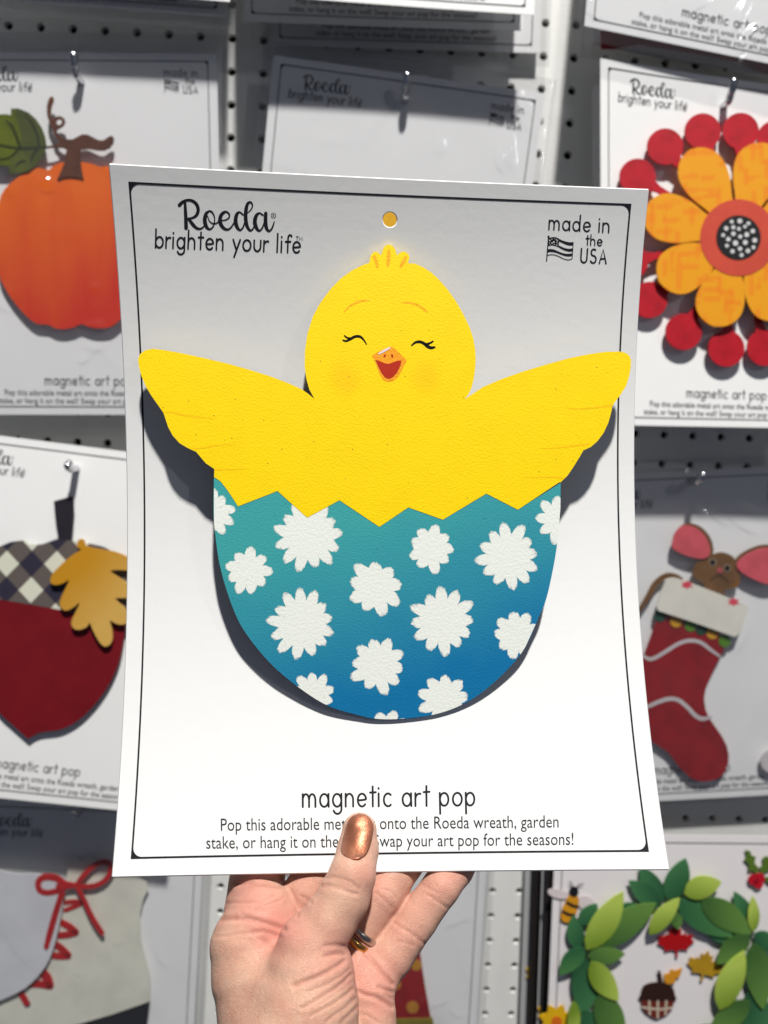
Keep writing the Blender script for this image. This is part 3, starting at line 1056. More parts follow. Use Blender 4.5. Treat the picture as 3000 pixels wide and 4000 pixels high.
# --- top row
hung_card("foremost card of the upper left stack, just above the picture's edge", (335, -1360), (318, -42), 0.056, 0.056, prints=[])
hung_card("white card in shade at the top left edge above the pumpkin card", (330, -1300), (312, 22), 0.040, 0.046, prints=['border_line', 'instruction_lettering'], sleeve=True, seed=1)
hung_card("foremost white card of the stack at the top, bright lower edge", (1520, -1400), (1515, 24), 0.0615, 0.0615, prints=BOTTOM, bend=0.003, shear=(-0.05, -0.05))
hung_card("second card of the top stack, shaded, just under the foremost one", (1520, -1330), (1498, 106), 0.030, 0.031, prints=BOTTOM, bend=0.002)
hung_card("rearmost card of the top stack, in deep shade", (1610, -1180), (1588, 192), 0.010, 0.010, prints=BOTTOM, sleeve=True, seed=3)
T1, _ = hung_card("card in crinkled plastic at the top right corner, tilted", (2975, -1150), (2830, 212), 0.052, 0.060, prints=BOTTOM, sleeve=True, seed=4, shear=(-0.10, -0.10), glints=[(2880, 60, 70, 0.012, 0.0028), (2960, 105, 35, 0.012, 0.0028), (2910, 150, 60, 0.010, 0.0026), (2850, 140, 130, 0.007, 0.0024), (2300, 70, 20, 0.004, 0.0022), (2325, 90, 20, 0.004, 0.0022), (2720, 10, 40, 0.01, 0.0024)])
hung_card("plastic wrapped card behind the tilted one at the top right corner", (2960, -1080), (2835, 268), 0.030, 0.036, prints=False, sleeve=True, seed=5, shear=(-0.09, -0.09))

# --- second row
PUM, _ = hung_card("plastic wrapped white card carrying the orange pumpkin", (300, 205), (355, 1620), 0.026, 0.032, sleeve=True, seed=6, swell=0.0075, skew=0.002, glints=[(195, 717, 20, 0.004, 0.0022), (365, 1275, 10, 0.006, 0.0022), (330, 1325, 0, 0.004, 0.002), (60, 740, 50, 0.005, 0.0018), (380, 1130, 20, 0.004, 0.0018)])
MID, _ = hung_card("plastic wrapped card directly behind the top of the held card", (1603, 291), (1440, 1690), 0.026, 0.026, sleeve=True, seed=7, glints=[(2045, 390, 118, 0.006, 0.0024), (1985, 430, 122, 0.008, 0.0022), (1990, 590, 105, 0.012, 0.0026), (1955, 620, 110, 0.008, 0.0022), (1630, 300, 20, 0.004, 0.002), (1720, 560, 100, 0.006, 0.0016), (1560, 380, 10, 0.004, 0.0022)])
FLO, _ = hung_card("white card carrying the orange flower with red berries", (2845, 313), (2836, 1668), 0.047, 0.054, w=0.2015, bend=0.004, shear=(-0.055, -0.165))
hung_card("card peeking out left behind the orange flower card", (2815, 400), (2800, 1650), 0.032, 0.036, w=0.2045, prints=['border_line'], shear=(-0.06, -0.12))
hung_card("dark rear card at the left edge of the flower card stack", (2825, 330), (2790, 1640), 0.020, 0.024, w=0.209, prints=['border_line'])

# --- third row
ACO, _ = hung_card("white card carrying the dark red acorn", (285, 1738), (135, 3131), 0.040, 0.062)
MOU, _ = hung_card("plastic wrapped card carrying the red stocking with a mouse", (2705, 1838), (2705, 3122), 0.012, 0.020, sleeve=True, seed=8, swell=0.0075, glints=[(2790, 1930, 125, 0.018, 0.0030), (2850, 1940, 125, 0.018, 0.0030), (2740, 2010, 160, 0.007, 0.0026), (2750, 2035, 10, 0.006, 0.0024), (2655, 1850, 20, 0.006, 0.0024), (2670, 1880, 60, 0.006, 0.0024), (2565, 1862, 10, 0.003, 0.0022), (2920, 1990, 130, 0.01, 0.0024), (2900, 2430, 60, 0.012, 0.002), (2910, 2800, 80, 0.014, 0.002)])
hung_card("card of the middle column hidden behind the held chick card", (1520, 1800), (1450, 3190), 0.040, 0.046, prints=['border_line'])

# --- bottom row
SKA, _ = hung_card("plastic wrapped card carrying the white ice skate", (330, 3135), (270, 4460), 0.010, 0.034, sleeve=True, seed=9, swell=0.0130, glints=[(60, 3400, 80, 0.010, 0.0022), (640, 3640, 120, 0.012, 0.002), (480, 3600, 20, 0.004, 0.002), (330, 3720, 20, 0.004, 0.002)])
HAT, _ = hung_card("plastic wrapped card behind the hand, carrying the red dotted hat", (1440, 3290), (1372, 4620), 0.018, 0.036, sleeve=True, seed=10, swell=0.0075, glints=[(1720, 3850, 20, 0.008, 0.0022), (1790, 3900, 150, 0.008, 0.0022), (1830, 3960, 150, 0.008, 0.0022), (1650, 3890, 40, 0.006, 0.002), (1790, 3530, 30, 0.012, 0.002)])
PINKW = paint("pale_pink_card", (0.74, 0.70, 0.70), 0.5, 0.3, bump=0.0001, bscale=60)
WRE, _ = hung_card("pale card carrying the green leaf wreath, bottom right corner", (2660, 3262), (2590, 4620), 0.038, 0.060, w=0.2245, prints=['border_line'], mat=PINKW)
GREYC = paint("grey_card_back", (0.42, 0.42, 0.42), 0.6)
GAPC = paint("stack_gap_shade", (0.012, 0.009, 0.008), 0.6)  # near-black colour stands in for the shade in the gaps between cards
hung_card("dark sheet for the shaded gap right behind the wreath card", (2632, 3290), (2562, 4610), 0.032, 0.036, w=0.228, prints=False, mat=GAPC)
BCK, _ = hung_card("grey card second behind the wreath card", (2608, 3300), (2538, 4600), 0.024, 0.028, w=0.228, prints=False, mat=GREYC)
hung_card("dark sheet for the shaded gap third behind the wreath card", (2568, 3310), (2498, 4590), 0.016, 0.019, w=0.228, prints=False, mat=GAPC)
BCK2, _ = hung_card("grey card rearmost behind the wreath card", (2530, 3316), (2460, 4585), 0.008, 0.010, w=0.228, prints=False, mat=GREYC)

for px, d, lab in (((304, 303), 0.034, "steel hook holding the pumpkin card"), ((1585, 378), 0.034, "steel hook holding the card behind the top of the held card"),
                   ((2838, 404), 0.054, "steel hook holding the orange flower card")):
    peg_hook(px, d, lab)
peg_hook((280, 1832), 0.052, "steel hook seen nearly end on above the acorn", 0.006, 0.003)
peg_hook((2708, 1885), 0.020, "steel hook above the mouse stocking in shade", 0.012, 0.008)
peg_hook((310, 3172), 0.020, "steel hook above the ice skate in shade", 0.010, 0.006)

# ------------------------------------------------------------------ ornaments on the hung cards
PT = 0.0013       # plate thickness


def on_card(fr, gap=0.0045):
    return fr.lifted(gap)


def powder(name, rgb, mottle=0.08, mscale=60, rgb2=None, rough=0.5):
    return paint(name, rgb, rough, 0.35, mottle=mottle, mscale=mscale, bump=0.0001, bscale=900, rgb2=rgb2)


# pumpkin
def build_pumpkin():
    fr = on_card(PUM, 0.0045)
    rt = root("pumpkin_ornament", fr, "orange metal pumpkin with brown stem and green leaf", "ornament")
    body = [(5, 761), (31, 725), (68, 694), (114, 662), (156, 656), (190, 665), (205, 650), (234, 636), (282, 630), (333, 635), (364, 641), (390, 652), (429, 648), (470, 662), (520, 705), (556, 790), (572, 900), (568, 1010), (548, 1110), (515, 1200), (465, 1252), (432, 1276), (395, 1282), (359, 1279), (333, 1271), (314, 1266), (286, 1279), (244, 1286), (213, 1281), (187, 1268), (151, 1266), (120, 1250), (78, 1208), (42, 1162), (16, 1120), (0, 1085), (-14, 1020), (-18, 930), (-12, 830)]
    p = fr.px([(200, 720), (330, 1270)])
    OR = gradient("pumpkin_orange", (0.84, 0.145, 0.004), (0.66, 0.028, 0.006), p[0], p[1], 0.45, bump=0.0001, streak=(55, 9), amount=0.9)
    plate_part("body", fr, body, OR, rt, 0, PT, smooth=2)
    stem = zz([(770, 1285), (860, 1250), (950, 1240), (1050, 1252), (1125, 1270), (1100, 1150), (1090, 1060), (1075, 950), (1095, 880), (1200, 868), (1300, 890), (1400, 893), (1480, 860), (1530, 790), (1537, 720), (1500, 688), (1450, 715), (1400, 752), (1340, 755), (1260, 715), (1180, 675), (1110, 672), (1040, 708), (980, 740), (900, 740), (830, 712), (780, 670), (762, 620), (800, 592), (850, 565), (880, 510), (865, 455), (810, 425), (750, 433), (715, 470), (690, 430), (685, 370), (697, 290), (726, 215), (715, 168), (690, 160), (655, 200), (634, 280), (632, 370), (645, 460), (700, 580), (725, 680), (770, 735), (800, 788), (720, 820), (625, 835), (625, 862), (720, 852), (840, 855), (900, 880), (880, 960), (870, 1050), (820, 1180)], .2893, 0, 330)
    hole = zz(disc(797, 508, 38, n=16), .2893, 0, 330)
    BR = powder("stem_brown", (0.115, 0.036, 0.014), 0.35, 50)
    st = plate_part("stem", fr, stem, BR, rt, PT + 0.0002, PT + 0.0012, holes=[hole])
    leaf = zz([(150, 325), (250, 323), (380, 375), (480, 460), (560, 580), (602, 690), (625, 835), (590, 950), (500, 1080), (380, 1170), (250, 1200), (130, 1208), (120, 1150), (112, 1098), (0, 1097), (-90, 1090), (-200, 1000), (-260, 850), (-240, 650), (-150, 480), (-60, 420), (0, 402), (80, 400), (150, 412), (145, 370)], .2893, 0, 330)
    GR = powder("leaf_olive", (0.095, 0.115, 0.012), 0.45, 40, (0.055, 0.07, 0.012))
    lf = plate_part("leaf", fr, leaf, GR, rt, PT + 0.0002, PT + 0.0012)
    DG = powder("vein_dark_green", (0.028, 0.035, 0.010), 0.1)
    veins = [[(620, 838, 30), (450, 858, 40), (250, 865, 40), (0, 820, 36), (-150, 790, 30)], [(270, 850, 40), (220, 700, 44), (160, 570, 40), (80, 480, 14)], [(530, 830, 30), (500, 680, 36), (430, 520, 40), (340, 420, 10)], [(230, 900, 30), (120, 990, 36), (0, 1015, 30)], [(500, 880, 34), (430, 980, 36), (420, 1060, 10)], [(330, 1040, 40), (270, 1050, 40), (200, 1110, 10)]]
    stroke_part("leaf_vein", fr, [zz(v, .2893, 0, 330) for v in veins], DG, lf, PT + 0.0013)


build_pumpkin()


def build_flower():
    fr = on_card(FLO, 0.0062)
    rt = root("flower_ornament", fr, "layered orange flower with red berries and dotted black centre", "ornament")
    C = np.array([2885.0, 928.0])
    REDM = powder("berry_red", (0.46, 0.007, 0.018), 0.18, 90)
    ORG = powder("petal_orange", (0.80, 0.33, 0.008), 0.0, 60)
    nt = ORG.node_tree
    b = nt.nodes["Principled BSDF"]
    tc = nt.nodes.new("ShaderNodeTexCoord")
    prev = None
    for k, (sx, sy, th) in enumerate(((62, 190, 0.60), (190, 62, 0.62))):      # loose basket-weave brush marks
        mp = nt.nodes.new("ShaderNodeMapping"); mp.inputs["Scale"].default_value = (sx, sy, 1); mp.inputs["Location"].default_value = (k * 3.1, 0.4, 0)
        nt.links.new(tc.outputs["Object"], mp.inputs[0])
        vo = nt.nodes.new("ShaderNodeTexVoronoi"); vo.distance = 'CHEBYCHEV'; vo.inputs["Scale"].default_value = 1.0
        nt.links.new(mp.outputs[0], vo.inputs["Vector"])
        sp = nt.nodes.new("ShaderNodeSeparateColor"); nt.links.new(vo.outputs["Color"], sp.inputs[0])
        gt = nt.nodes.new("ShaderNodeMath"); gt.operation = 'GREATER_THAN'; gt.inputs[1].default_value = th
        nt.links.new(sp.outputs[0], gt.inputs[0])
        lt = nt.nodes.new("ShaderNodeMapRange"); lt.inputs["From Min"].default_value = 0.46; lt.inputs["From Max"].default_value = 0.34
        nt.links.new(vo.outputs["Distance"], lt.inputs["Value"])
        mu = nt.nodes.new("ShaderNodeMath"); mu.operation = 'MULTIPLY'
        nt.links.new(gt.outputs[0], mu.inputs[0]); nt.links.new(lt.outputs[0], mu.inputs[1])
        mu2 = nt.nodes.new("ShaderNodeMath"); mu2.operation = 'MULTIPLY'; mu2.inputs[1].default_value = 0.5
        nt.links.new(mu.outputs[0], mu2.inputs[0])
        mx = nt.nodes.new("ShaderNodeMix"); mx.data_type = 'RGBA'
        if prev is None: mx.inputs["A"].default_value = (0.80, 0.33, 0.008, 1)
        else: nt.links.new(prev, mx.inputs["A"])
        mx.inputs["B"].default_value = (0.80, 0.19, 0.008, 1)
        nt.links.new(mu2.outputs[0], mx.inputs["Factor"])
        prev = mx.outputs["Result"]
    nt.links.new(prev, b.inputs["Base Color"])
    balls = [(2491, 690), (2599, 572), (2746, 513), (2894, 511), (3030, 540), (3165, 625), (3265, 745), (3318, 880), (3310, 1040), (3250, 1170), (3140, 1290), (2989, 1358), (2838, 1361), (2671, 1296), (2537, 1171), (2462, 1020), (2450, 850)]
    for bx, by in balls:
        d = np.array([bx, by]) - C; L = np.hypot(*d); d /= L; n_ = np.array([-d[1], d[0]])
        pts = []
        a0 = math.atan2(-d[1], -d[0])
        r = 71
        for k in range(29):
            a = a0 + 0.32 + (2 * math.pi - 0.64) * k / 28
            pts.append((bx + r * math.cos(a), by + r * math.sin(a)))
        q1, q2 = C + d * 150 + n_ * 9, C + d * 150 - n_ * 9
        mid1, mid2 = C + d * (L - 95) + n_ * 13, C + d * (L - 95) - n_ * 13
        # last ring point is on the side reached by increasing angle
        e = np.array(pts[-1]) - (C + d * (L - r)); s = 1 if e @ n_ > 0 else -1
        pts += [tuple(C + d * (L - 95) + s * n_ * 14), tuple(C + d * 150 + s * n_ * 8), tuple(C + d * 150 - s * n_ * 8), tuple(C + d * (L - 95) - s * n_ * 14)]
        plate_part("berry", fr, pts, REDM, rt, 0, PT)
    zb = 0.0042
    for k in range(8):
        a = R_(-90 - 6.5 + 22.5 + 45 * k)
        d = np.array([math.cos(a), math.sin(a)]); n_ = np.array([-d[1], d[0]])
        Lp = {0: 385, 1: 385, 2: 372, 3: 362, 4: 360, 5: 355, 6: 385, 7: 393}[k]
        prof = [(140, 52), (165, 62), (205, 80), (250, 92), (295, 94), (330, 84), (358, 62), (374, 38), (381, 18)]
        sc = Lp / 385
        pts = [tuple(C + d * (x * sc if x > 140 else x) + n_ * w_) for x, w_ in prof] + [tuple(C + d * Lp)] + [tuple(C + d * (x * sc if x > 140 else x) - n_ * w_) for x, w_ in prof[::-1]]
        plate_part("petal", fr, smooth_pts(pts[:1] + pts[1:-1] + pts[-1:], 2), ORG, rt, zb, zb + PT)
    CO = powder("coral_ring", (0.60, 0.072, 0.040), 0.1)
    plate_part("centre_ring", fr, disc(C[0], C[1], 150, n=56), CO, rt, zb + PT * 0.2, zb + PT + 0.0003)
    bl = plate_part("black_centre", fr, disc(C[0], C[1], 87, n=40), paint("matt_black", (0.008, 0.008, 0.010), 0.5), rt, zb + PT + 0.0003, zb + PT + 0.0006)
    DOT = paint("white_dot_paint", (0.66, 0.65, 0.64), 0.5)
    for x, y, r in [(1100, 655, 42), (1225, 645, 55), (1358, 680, 42), (1015, 758, 50), (1125, 742, 46), (1210, 765, 42), (1305, 730, 40), (1425, 800, 50), (968, 862, 42), (1125, 840, 50), (1232, 885, 46), (1332, 855, 55), (1048, 925, 50), (1158, 985, 60), (1308, 975, 54), (1455, 942, 54), (1025, 1025, 42), (1435, 1050, 42), (1228, 1072, 48), (1112, 1112, 48), (1350, 1105, 50), (1252, 1170, 44)]:
        plate_part("white_dot", fr, zz(disc(x, y, r * .68, n=14), .2532, 2580, 700), DOT, bl, zb + PT + 0.0006, zb + PT + 0.0008)


build_flower()


def build_acorn():
    fr = on_card(ACO, 0.0035)
    rt = root("acorn_ornament", fr, "dark red acorn with checked cap and golden oak leaf", "ornament")
    DR = powder("deep_red", (0.175, 0.005, 0.010), 0.15, 40)
    seam = [(-122, 2325), (0, 2342), (130, 2363), (258, 2386), (380, 2410), (488, 2433)]
    bodyp = seam[::-1] + smooth_pts([(-122, 2325), (-118, 2450), (-95, 2600), (-55, 2715), (0, 2787), (41, 2825), (95, 2873), (112, 2887)], 4)[1:] + smooth_pts([(112, 2887), (129, 2874), (163, 2860), (244, 2847), (325, 2798), (407, 2703), (461, 2595), (485, 2480), (488, 2433)], 4)[1:-1]
    plate_part("body", fr, bodyp, DR, rt, 0, PT)
    PL = powder("checked_cap", (0.5, 0.5, 0.4), 0)
    nt = PL.node_tree; b = nt.nodes["Principled BSDF"]
    tc = nt.nodes.new("ShaderNodeTexCoord")
    k = fr.scale_at((100, 2250))
    o0 = fr.px([(29, 2201)])[0]; ex = np.array(fr.px([(76.5, 2252.5)])[0]) - o0; ey = np.array(fr.px([(79, 2150)])[0]) - o0
    Mx = np.linalg.inv(np.array([ex, ey]).T)
    outs = []
    for r in range(2):
        sub = nt.nodes.new("ShaderNodeVectorMath"); sub.operation = 'SUBTRACT'; sub.inputs[1].default_value = (o0[0], o0[1], 0)
        nt.links.new(tc.outputs["Object"], sub.inputs[0])
        dt = nt.nodes.new("ShaderNodeVectorMath"); dt.operation = 'DOT_PRODUCT'; dt.inputs[1].default_value = (Mx[r][0], Mx[r][1], 0)
        nt.links.new(sub.outputs[0], dt.inputs[0])
        ad = nt.nodes.new("ShaderNodeMath"); ad.operation = 'ADD'; ad.inputs[1].default_value = 100.5
        nt.links.new(dt.outputs["Value"], ad.inputs[0])
        md = nt.nodes.new("ShaderNodeMath"); md.operation = 'MODULO'; md.inputs[1].default_value = 2
        nt.links.new(ad.outputs[0], md.inputs[0])
        gt = nt.nodes.new("ShaderNodeMath"); gt.operation = 'GREATER_THAN'; gt.inputs[1].default_value = 1
        nt.links.new(md.outputs[0], gt.inputs[0]); outs.append(gt.outputs[0])
    sm = nt.nodes.new("ShaderNodeMath"); sm.operation = 'ADD'
    nt.links.new(outs[0], sm.inputs[0]); nt.links.new(outs[1], sm.inputs[1])
    dv = nt.nodes.new("ShaderNodeMath"); dv.operation = 'DIVIDE'; dv.inputs[1].default_value = 2
    nt.links.new(sm.outputs[0], dv.inputs[0])
    cr = nt.nodes.new("ShaderNodeValToRGB"); cr.color_ramp.interpolation = 'CONSTANT'
    cr.color_ramp.elements[0].color = (0.66, 0.66, 0.54, 1); cr.color_ramp.elements[0].position = 0
    cr.color_ramp.elements[1].color = (0.030, 0.026, 0.045, 1); cr.color_ramp.elements[1].position = 0.75
    e = cr.color_ramp.elements.new(0.25); e.color = (0.115, 0.095, 0.085, 1)
    nt.links.new(dv.outputs[0], cr.inputs[0]); nt.links.new(cr.outputs[0], b.inputs["Base Color"])
    cap = seam + [(500, 2400), (512, 2320), (505, 2230), (470, 2170), (400, 2135), (298, 2112), (217, 2107), (163, 2127), (115, 2127), (95, 2110), (41, 2117), (0, 2134), (-50, 2160), (-95, 2210), (-120, 2270)]
    plate_part("cap", fr, cap, PL, rt, 0, PT + 0.0001)
    plate_part("stem", fr, [(210, 1958), (285, 1937), (288, 1990), (278, 2112), (224, 2112), (226, 2080), (216, 2025)], powder("stem_charcoal", (0.020, 0.017, 0.024), 0.1), rt, 0, PT, bevel=0)
    leaf = [(308, 2107), (329, 2110), (334, 2132), (380, 2144), (447, 2154), (500, 2176), (540, 2200), (525, 2225), (498, 2228), (460, 2226), (429, 2231), (455, 2250), (475, 2263), (503, 2285), (512, 2320), (500, 2334), (475, 2336), (449, 2338), (470, 2360), (490, 2378), (506, 2412), (496, 2434), (468, 2440), (445, 2432), (428, 2424), (437, 2459), (440, 2490), (432, 2515), (410, 2526), (390, 2510), (372, 2480), (359, 2453), (350, 2432), (340, 2448), (316, 2459), (292, 2458), (279, 2440), (282, 2418), (298, 2385), (312, 2353), (290, 2370), (265, 2384), (247, 2382), (233, 2362), (240, 2330), (255, 2300), (270, 2265), (250, 2276), (228, 2284), (204, 2282), (196, 2265), (206, 2240), (230, 2214), (258, 2188), (290, 2163), (318, 2146), (300, 2136)]
    LG = powder("golden_leaf", (0.52, 0.26, 0.035), 0.0)
    p = fr.px([(350, 2190), (500, 2330)])
    LG = gradient("golden_leaf_paint", (0.52, 0.24, 0.010), (0.62, 0.37, 0.085), p[0], p[1], 0.5, bump=0.0001)
    plate_part("oak_leaf", fr, leaf, LG, rt, PT + 0.003, 2 * PT + 0.003, smooth=2)


build_acorn()


def build_stocking():
    fr = on_card(MOU, 0.0045)
    rt = root("stocking_ornament", fr, "red stocking with white cuff and a brown mouse peeking out", "ornament")
    s, ox, oy = .7009, 2400, 1650
    RD = powder("stocking_red", (0.30, 0.004, 0.008), 0.25, 50)
    BRN = powder("mouse_brown", (0.19, 0.088, 0.027), 0.25, 60)
    PK = powder("ear_pink", (0.50, 0.085, 0.105), 0.15, 80)
    b = zz([(250, 1060), (620, 1200), (612, 1260), (600, 1290), (560, 1365), (530, 1430), (508, 1490), (500, 1540), (508, 1600), (530, 1650), (600, 1750), (625, 1800), (637, 1850), (636, 1895), (622, 1935), (600, 1968), (570, 1988), (530, 2000), (490, 2001), (455, 1994), (420, 1978), (370, 1930), (300, 1840), (255, 1808), (215, 1782), (150, 1720), (110, 1640), (100, 1540), (125, 1420), (165, 1300), (205, 1190)], s, ox, oy)
    st = plate_part("stocking", fr, b, RD, rt, 0, PT)
    WB = powder("white_band_paint", (0.62, 0.58, 0.58), 0.1)
    stroke_part("white_wave", fr, [zz([(150, 1290, 12), (190, 1318, 18), (230, 1310, 20), (300, 1268, 20), (360, 1232, 20), (420, 1216, 20), (480, 1226, 20), (530, 1262, 18), (588, 1304, 12)], s, ox, oy)], WB, st, PT + 0.00012)
    stroke_part("white_wave", fr, [zz([(140, 1600, 14), (190, 1582, 20), (250, 1556, 22), (310, 1540, 22), (360, 1550, 22), (410, 1590, 22), (450, 1632, 22), (490, 1652, 22), (540, 1642, 14)], s, ox, oy)], WB, st, PT + 0.00012)
    cols = {'d': powder("pompom_dark_green", (0.012, 0.075, 0.042), 0.1), 'y': powder("pompom_yellow", (0.68, 0.34, 0.010), 0.1), 'g': powder("pompom_green", (0.10, 0.26, 0.012), 0.1)}
    for x, y, c in [(255, 1078, 'd'), (345, 1110, 'y'), (425, 1133, 'g'), (485, 1152, 'd'), (548, 1175, 'y'), (615, 1220, 'g')]:
        plate_part("pompom", fr, zz(disc(x, y, 33, n=18), s, ox, oy), cols[c], rt, PT, PT + 0.0006)
    cuff = zz([(285, 890), (300, 875), (330, 866), (360, 872), (480, 915), (600, 962), (735, 1018), (748, 1040), (700, 1175), (672, 1196), (600, 1170), (400, 1100), (245, 1050), (235, 1025), (262, 940)], s, ox, oy)
    cf = plate_part("cuff", fr, cuff, powder("cuff_cream", (0.58, 0.56, 0.50), 0.08, 40), rt, PT + 0.0024, 2 * PT + 0.0024)
    for x, y in ((405, 905), (665, 1000)):
        star = [(x + (38 if k % 2 else 20) * math.cos(R_(30 * k)), y + (26 if k % 2 else 15) * math.sin(R_(30 * k))) for k in range(12)]
        plate_part("pink_blot", fr, zz(star, s, ox, oy), powder("pink_blot_paint", (0.55, 0.06, 0.09), 0.1), cf, 2 * PT + 0.0024, 2 * PT + 0.0026)
    hd = zz([(438, 830), (452, 795), (480, 768), (535, 742), (600, 724), (660, 748), (690, 800), (703, 860), (692, 905), (662, 925), (640, 926), (615, 940), (608, 985), (500, 945), (500, 905), (470, 882), (446, 860)], s, ox, oy)
    h = plate_part("mouse_head", fr, hd, BRN, rt, 0.0012, PT + 0.0012, smooth=3)
    for pk, off in (([(322, 690), (335, 625), (362, 590), (400, 574), (460, 590), (510, 640), (532, 700), (525, 745), (480, 760), (400, 742), (345, 716)], (14, -8)),
                    ([(682, 800), (715, 752), (790, 712), (856, 700), (915, 716), (950, 765), (955, 830), (925, 885), (856, 902), (780, 876), (718, 842)], (-6, -14))):
        cx = sum(p[0] for p in pk) / len(pk); cy = sum(p[1] for p in pk) / len(pk)
        back = [(cx + (p[0] - cx) * 1.05 + off[0], cy + (p[1] - cy) * 1.05 + off[1]) for p in pk]
        e = plate_part("mouse_ear", fr, zz(back, s, ox, oy), BRN, h, 0, PT, smooth=3)
        e2 = plate_part("inner_ear", fr, zz(pk, s, ox, oy), PK, h, PT + 0.0014, 2 * PT + 0.0014, smooth=3)
    TAN = powder("eye_rim_tan", (0.36, 0.25, 0.15))
    stroke_part("muzzle_line", fr, [zz([(535, 880, 7), (560, 862, 8), (585, 852, 8), (610, 866, 8), (640, 888, 7)], s, ox, oy), zz([(588, 838, 7), (586, 855, 7)], s, ox, oy)], powder("muzzle_dark", (0.06, 0.025, 0.01)), h, PT + 0.00135)
    for x, y in ((548, 780), (630, 812)):
        plate_part("eye_rim", fr, zz(disc(x, y, 22, n=16), s, ox, oy), TAN, h, PT + 0.0011, PT + 0.00135)
        plate_part("mouse_eye", fr, zz(disc(x, y, 16, n=14), s, ox, oy), paint("gloss_black_paint", (0.008, 0.009, 0.008), 0.25, 0.5), h, PT + 0.0012, PT + 0.0016)
    plate_part("mouse_nose", fr, zz(disc(588, 824, 16, 15, n=12), s, ox, oy), PK, h, PT + 0.0012, PT + 0.0017)
    A = stroke(smooth_pts(zz([(120, 1060, 14), (145, 1040, 22), (190, 970, 28), (230, 900, 30), (290, 856, 30), (345, 858, 24), (380, 880, 20)], s, ox, oy), 5))
    L = len(A[0])
    n_ = (L - 10) // 2
    outl = [tuple(A[0][2 * i]) for i in range(n_)] + [tuple(A[0][2 * i + 1]) for i in range(n_ - 1, -1, -1)]
    plate_part("mouse_tail", fr, outl, BRN, rt, 0, PT)
    r2 = root("round_badge", fr.lifted(0.0002), "small pale round badge beside the toe of the stocking", "badge")
    plate_part("badge_disc", fr.lifted(0.0002), disc(3018, 2974, 46, n=28), powder("badge_white", (0.62, 0.58, 0.58)), r2, 0, PT)


build_stocking()


def build_skate():
    fr = on_card(SKA, 0.0040)
    rt = root("skate_ornament", fr, "cream ice skate with red laces and bow", "ornament")
    s, ox, oy = .5425, 0, 3100
    CR = powder("skate_cream", (0.76, 0.75, 0.63), 0.1, 40)
    boot = [(263, 3450), (262, 3372), (288, 3351), (312, 3368), (347, 3351), (380, 3366), (440, 3390), (500, 3410), (570, 3447), (579, 3474), (559, 3512), (546, 3572), (549, 3670), (570, 3751), (586, 3811), (584, 3912), (440, 3962), (300, 4003), (100, 4035), (-60, 4050), (-70, 3890), (100, 3700), (230, 3560)]
    plate_part("boot", fr, boot, CR, rt, 0, PT)
    sole = [(584, 3914), (572, 4010), (420, 4075), (200, 4120), (0, 4140), (-70, 4130), (-65, 4052), (100, 4037), (300, 4005), (440, 3964)]
    plate_part("sole", fr, sole, paint("matt_black", (0.008, 0.008, 0.010), 0.5), rt, 0, PT)
    flap = [(252, 3436), (248, 3512), (229, 3621), (202, 3724), (164, 3794), (98, 3860), (0, 3908), (-70, 3925), (-70, 3440), (60, 3415), (180, 3418)]
    plate_part("tongue_flap", fr, flap, powder("flap_grey_white", (0.68, 0.69, 0.71), 0.06, 40), rt, PT + 0.003, 2 * PT + 0.003, smooth=3)
    RL = powder("lace_red", (0.50, 0.008, 0.008), 0.2, 90)
    z = 2 * PT + 0.0034
    for nme, q in (("bow_loop", [(480, 665, 34), (440, 630, 42), (380, 605, 46), (310, 605, 46), (275, 640, 44), (285, 695, 42), (340, 715, 40), (420, 698, 42), (480, 670, 36)]),
                   ("bow_loop", [(545, 665, 30), (585, 610, 36), (650, 540, 36), (720, 500, 38), (780, 505, 40), (798, 555, 42), (760, 620, 36), (690, 662, 32), (610, 672, 30), (550, 668, 28)]),
                   ("bow_tail", [(445, 720, 44), (400, 860, 44), (360, 1000, 44), (332, 1105, 36)]), ("bow_tail", [(555, 680, 26), (600, 760, 30), (650, 870, 32), (695, 950, 34), (735, 1008, 32)]), ("bow_knot", [(430, 670, 60), (480, 662, 52), (545, 664, 30)])):
        A = Acc()
        o = stroke_part(nme, fr, [zz(q, s, ox, oy)], RL, rt, z)
        md = o.modifiers.new("t", 'SOLIDIFY'); md.thickness = 0.0012; md.offset = -1
        z += 0.0002
    for q in ([(470, 785, 29), (530, 778, 29), (600, 782, 29)], [(470, 840, 29), (540, 812, 32), (600, 786, 27)]), ([(445, 930, 45), (500, 962, 48), (545, 998, 45)], [(425, 1022, 45), (490, 1016, 45), (545, 1002, 45)]), \
             ([(405, 1090, 48), (450, 1125, 48), (490, 1165, 48)], [(375, 1165, 45), (430, 1172, 45), (490, 1170, 45)]), ([(305, 1290, 62), (340, 1330, 62), (360, 1382, 54)], [(200, 1372, 45), (280, 1372, 48), (355, 1385, 48)]), ([(130, 1412, 45), (165, 1465, 45), (190, 1510, 45)],):
        o = stroke_part("lace", fr, [zz(t, s, ox, oy) for t in q], RL, rt, PT + 0.0008)
        md = o.modifiers.new("t", 'SOLIDIFY'); md.thickness = 0.0007; md.offset = -1
    plate_part("eyelet", fr, zz(disc(195, 1515, 26, n=16), s, ox, oy), HOOK, rt, PT, PT + 0.0004)


build_skate()


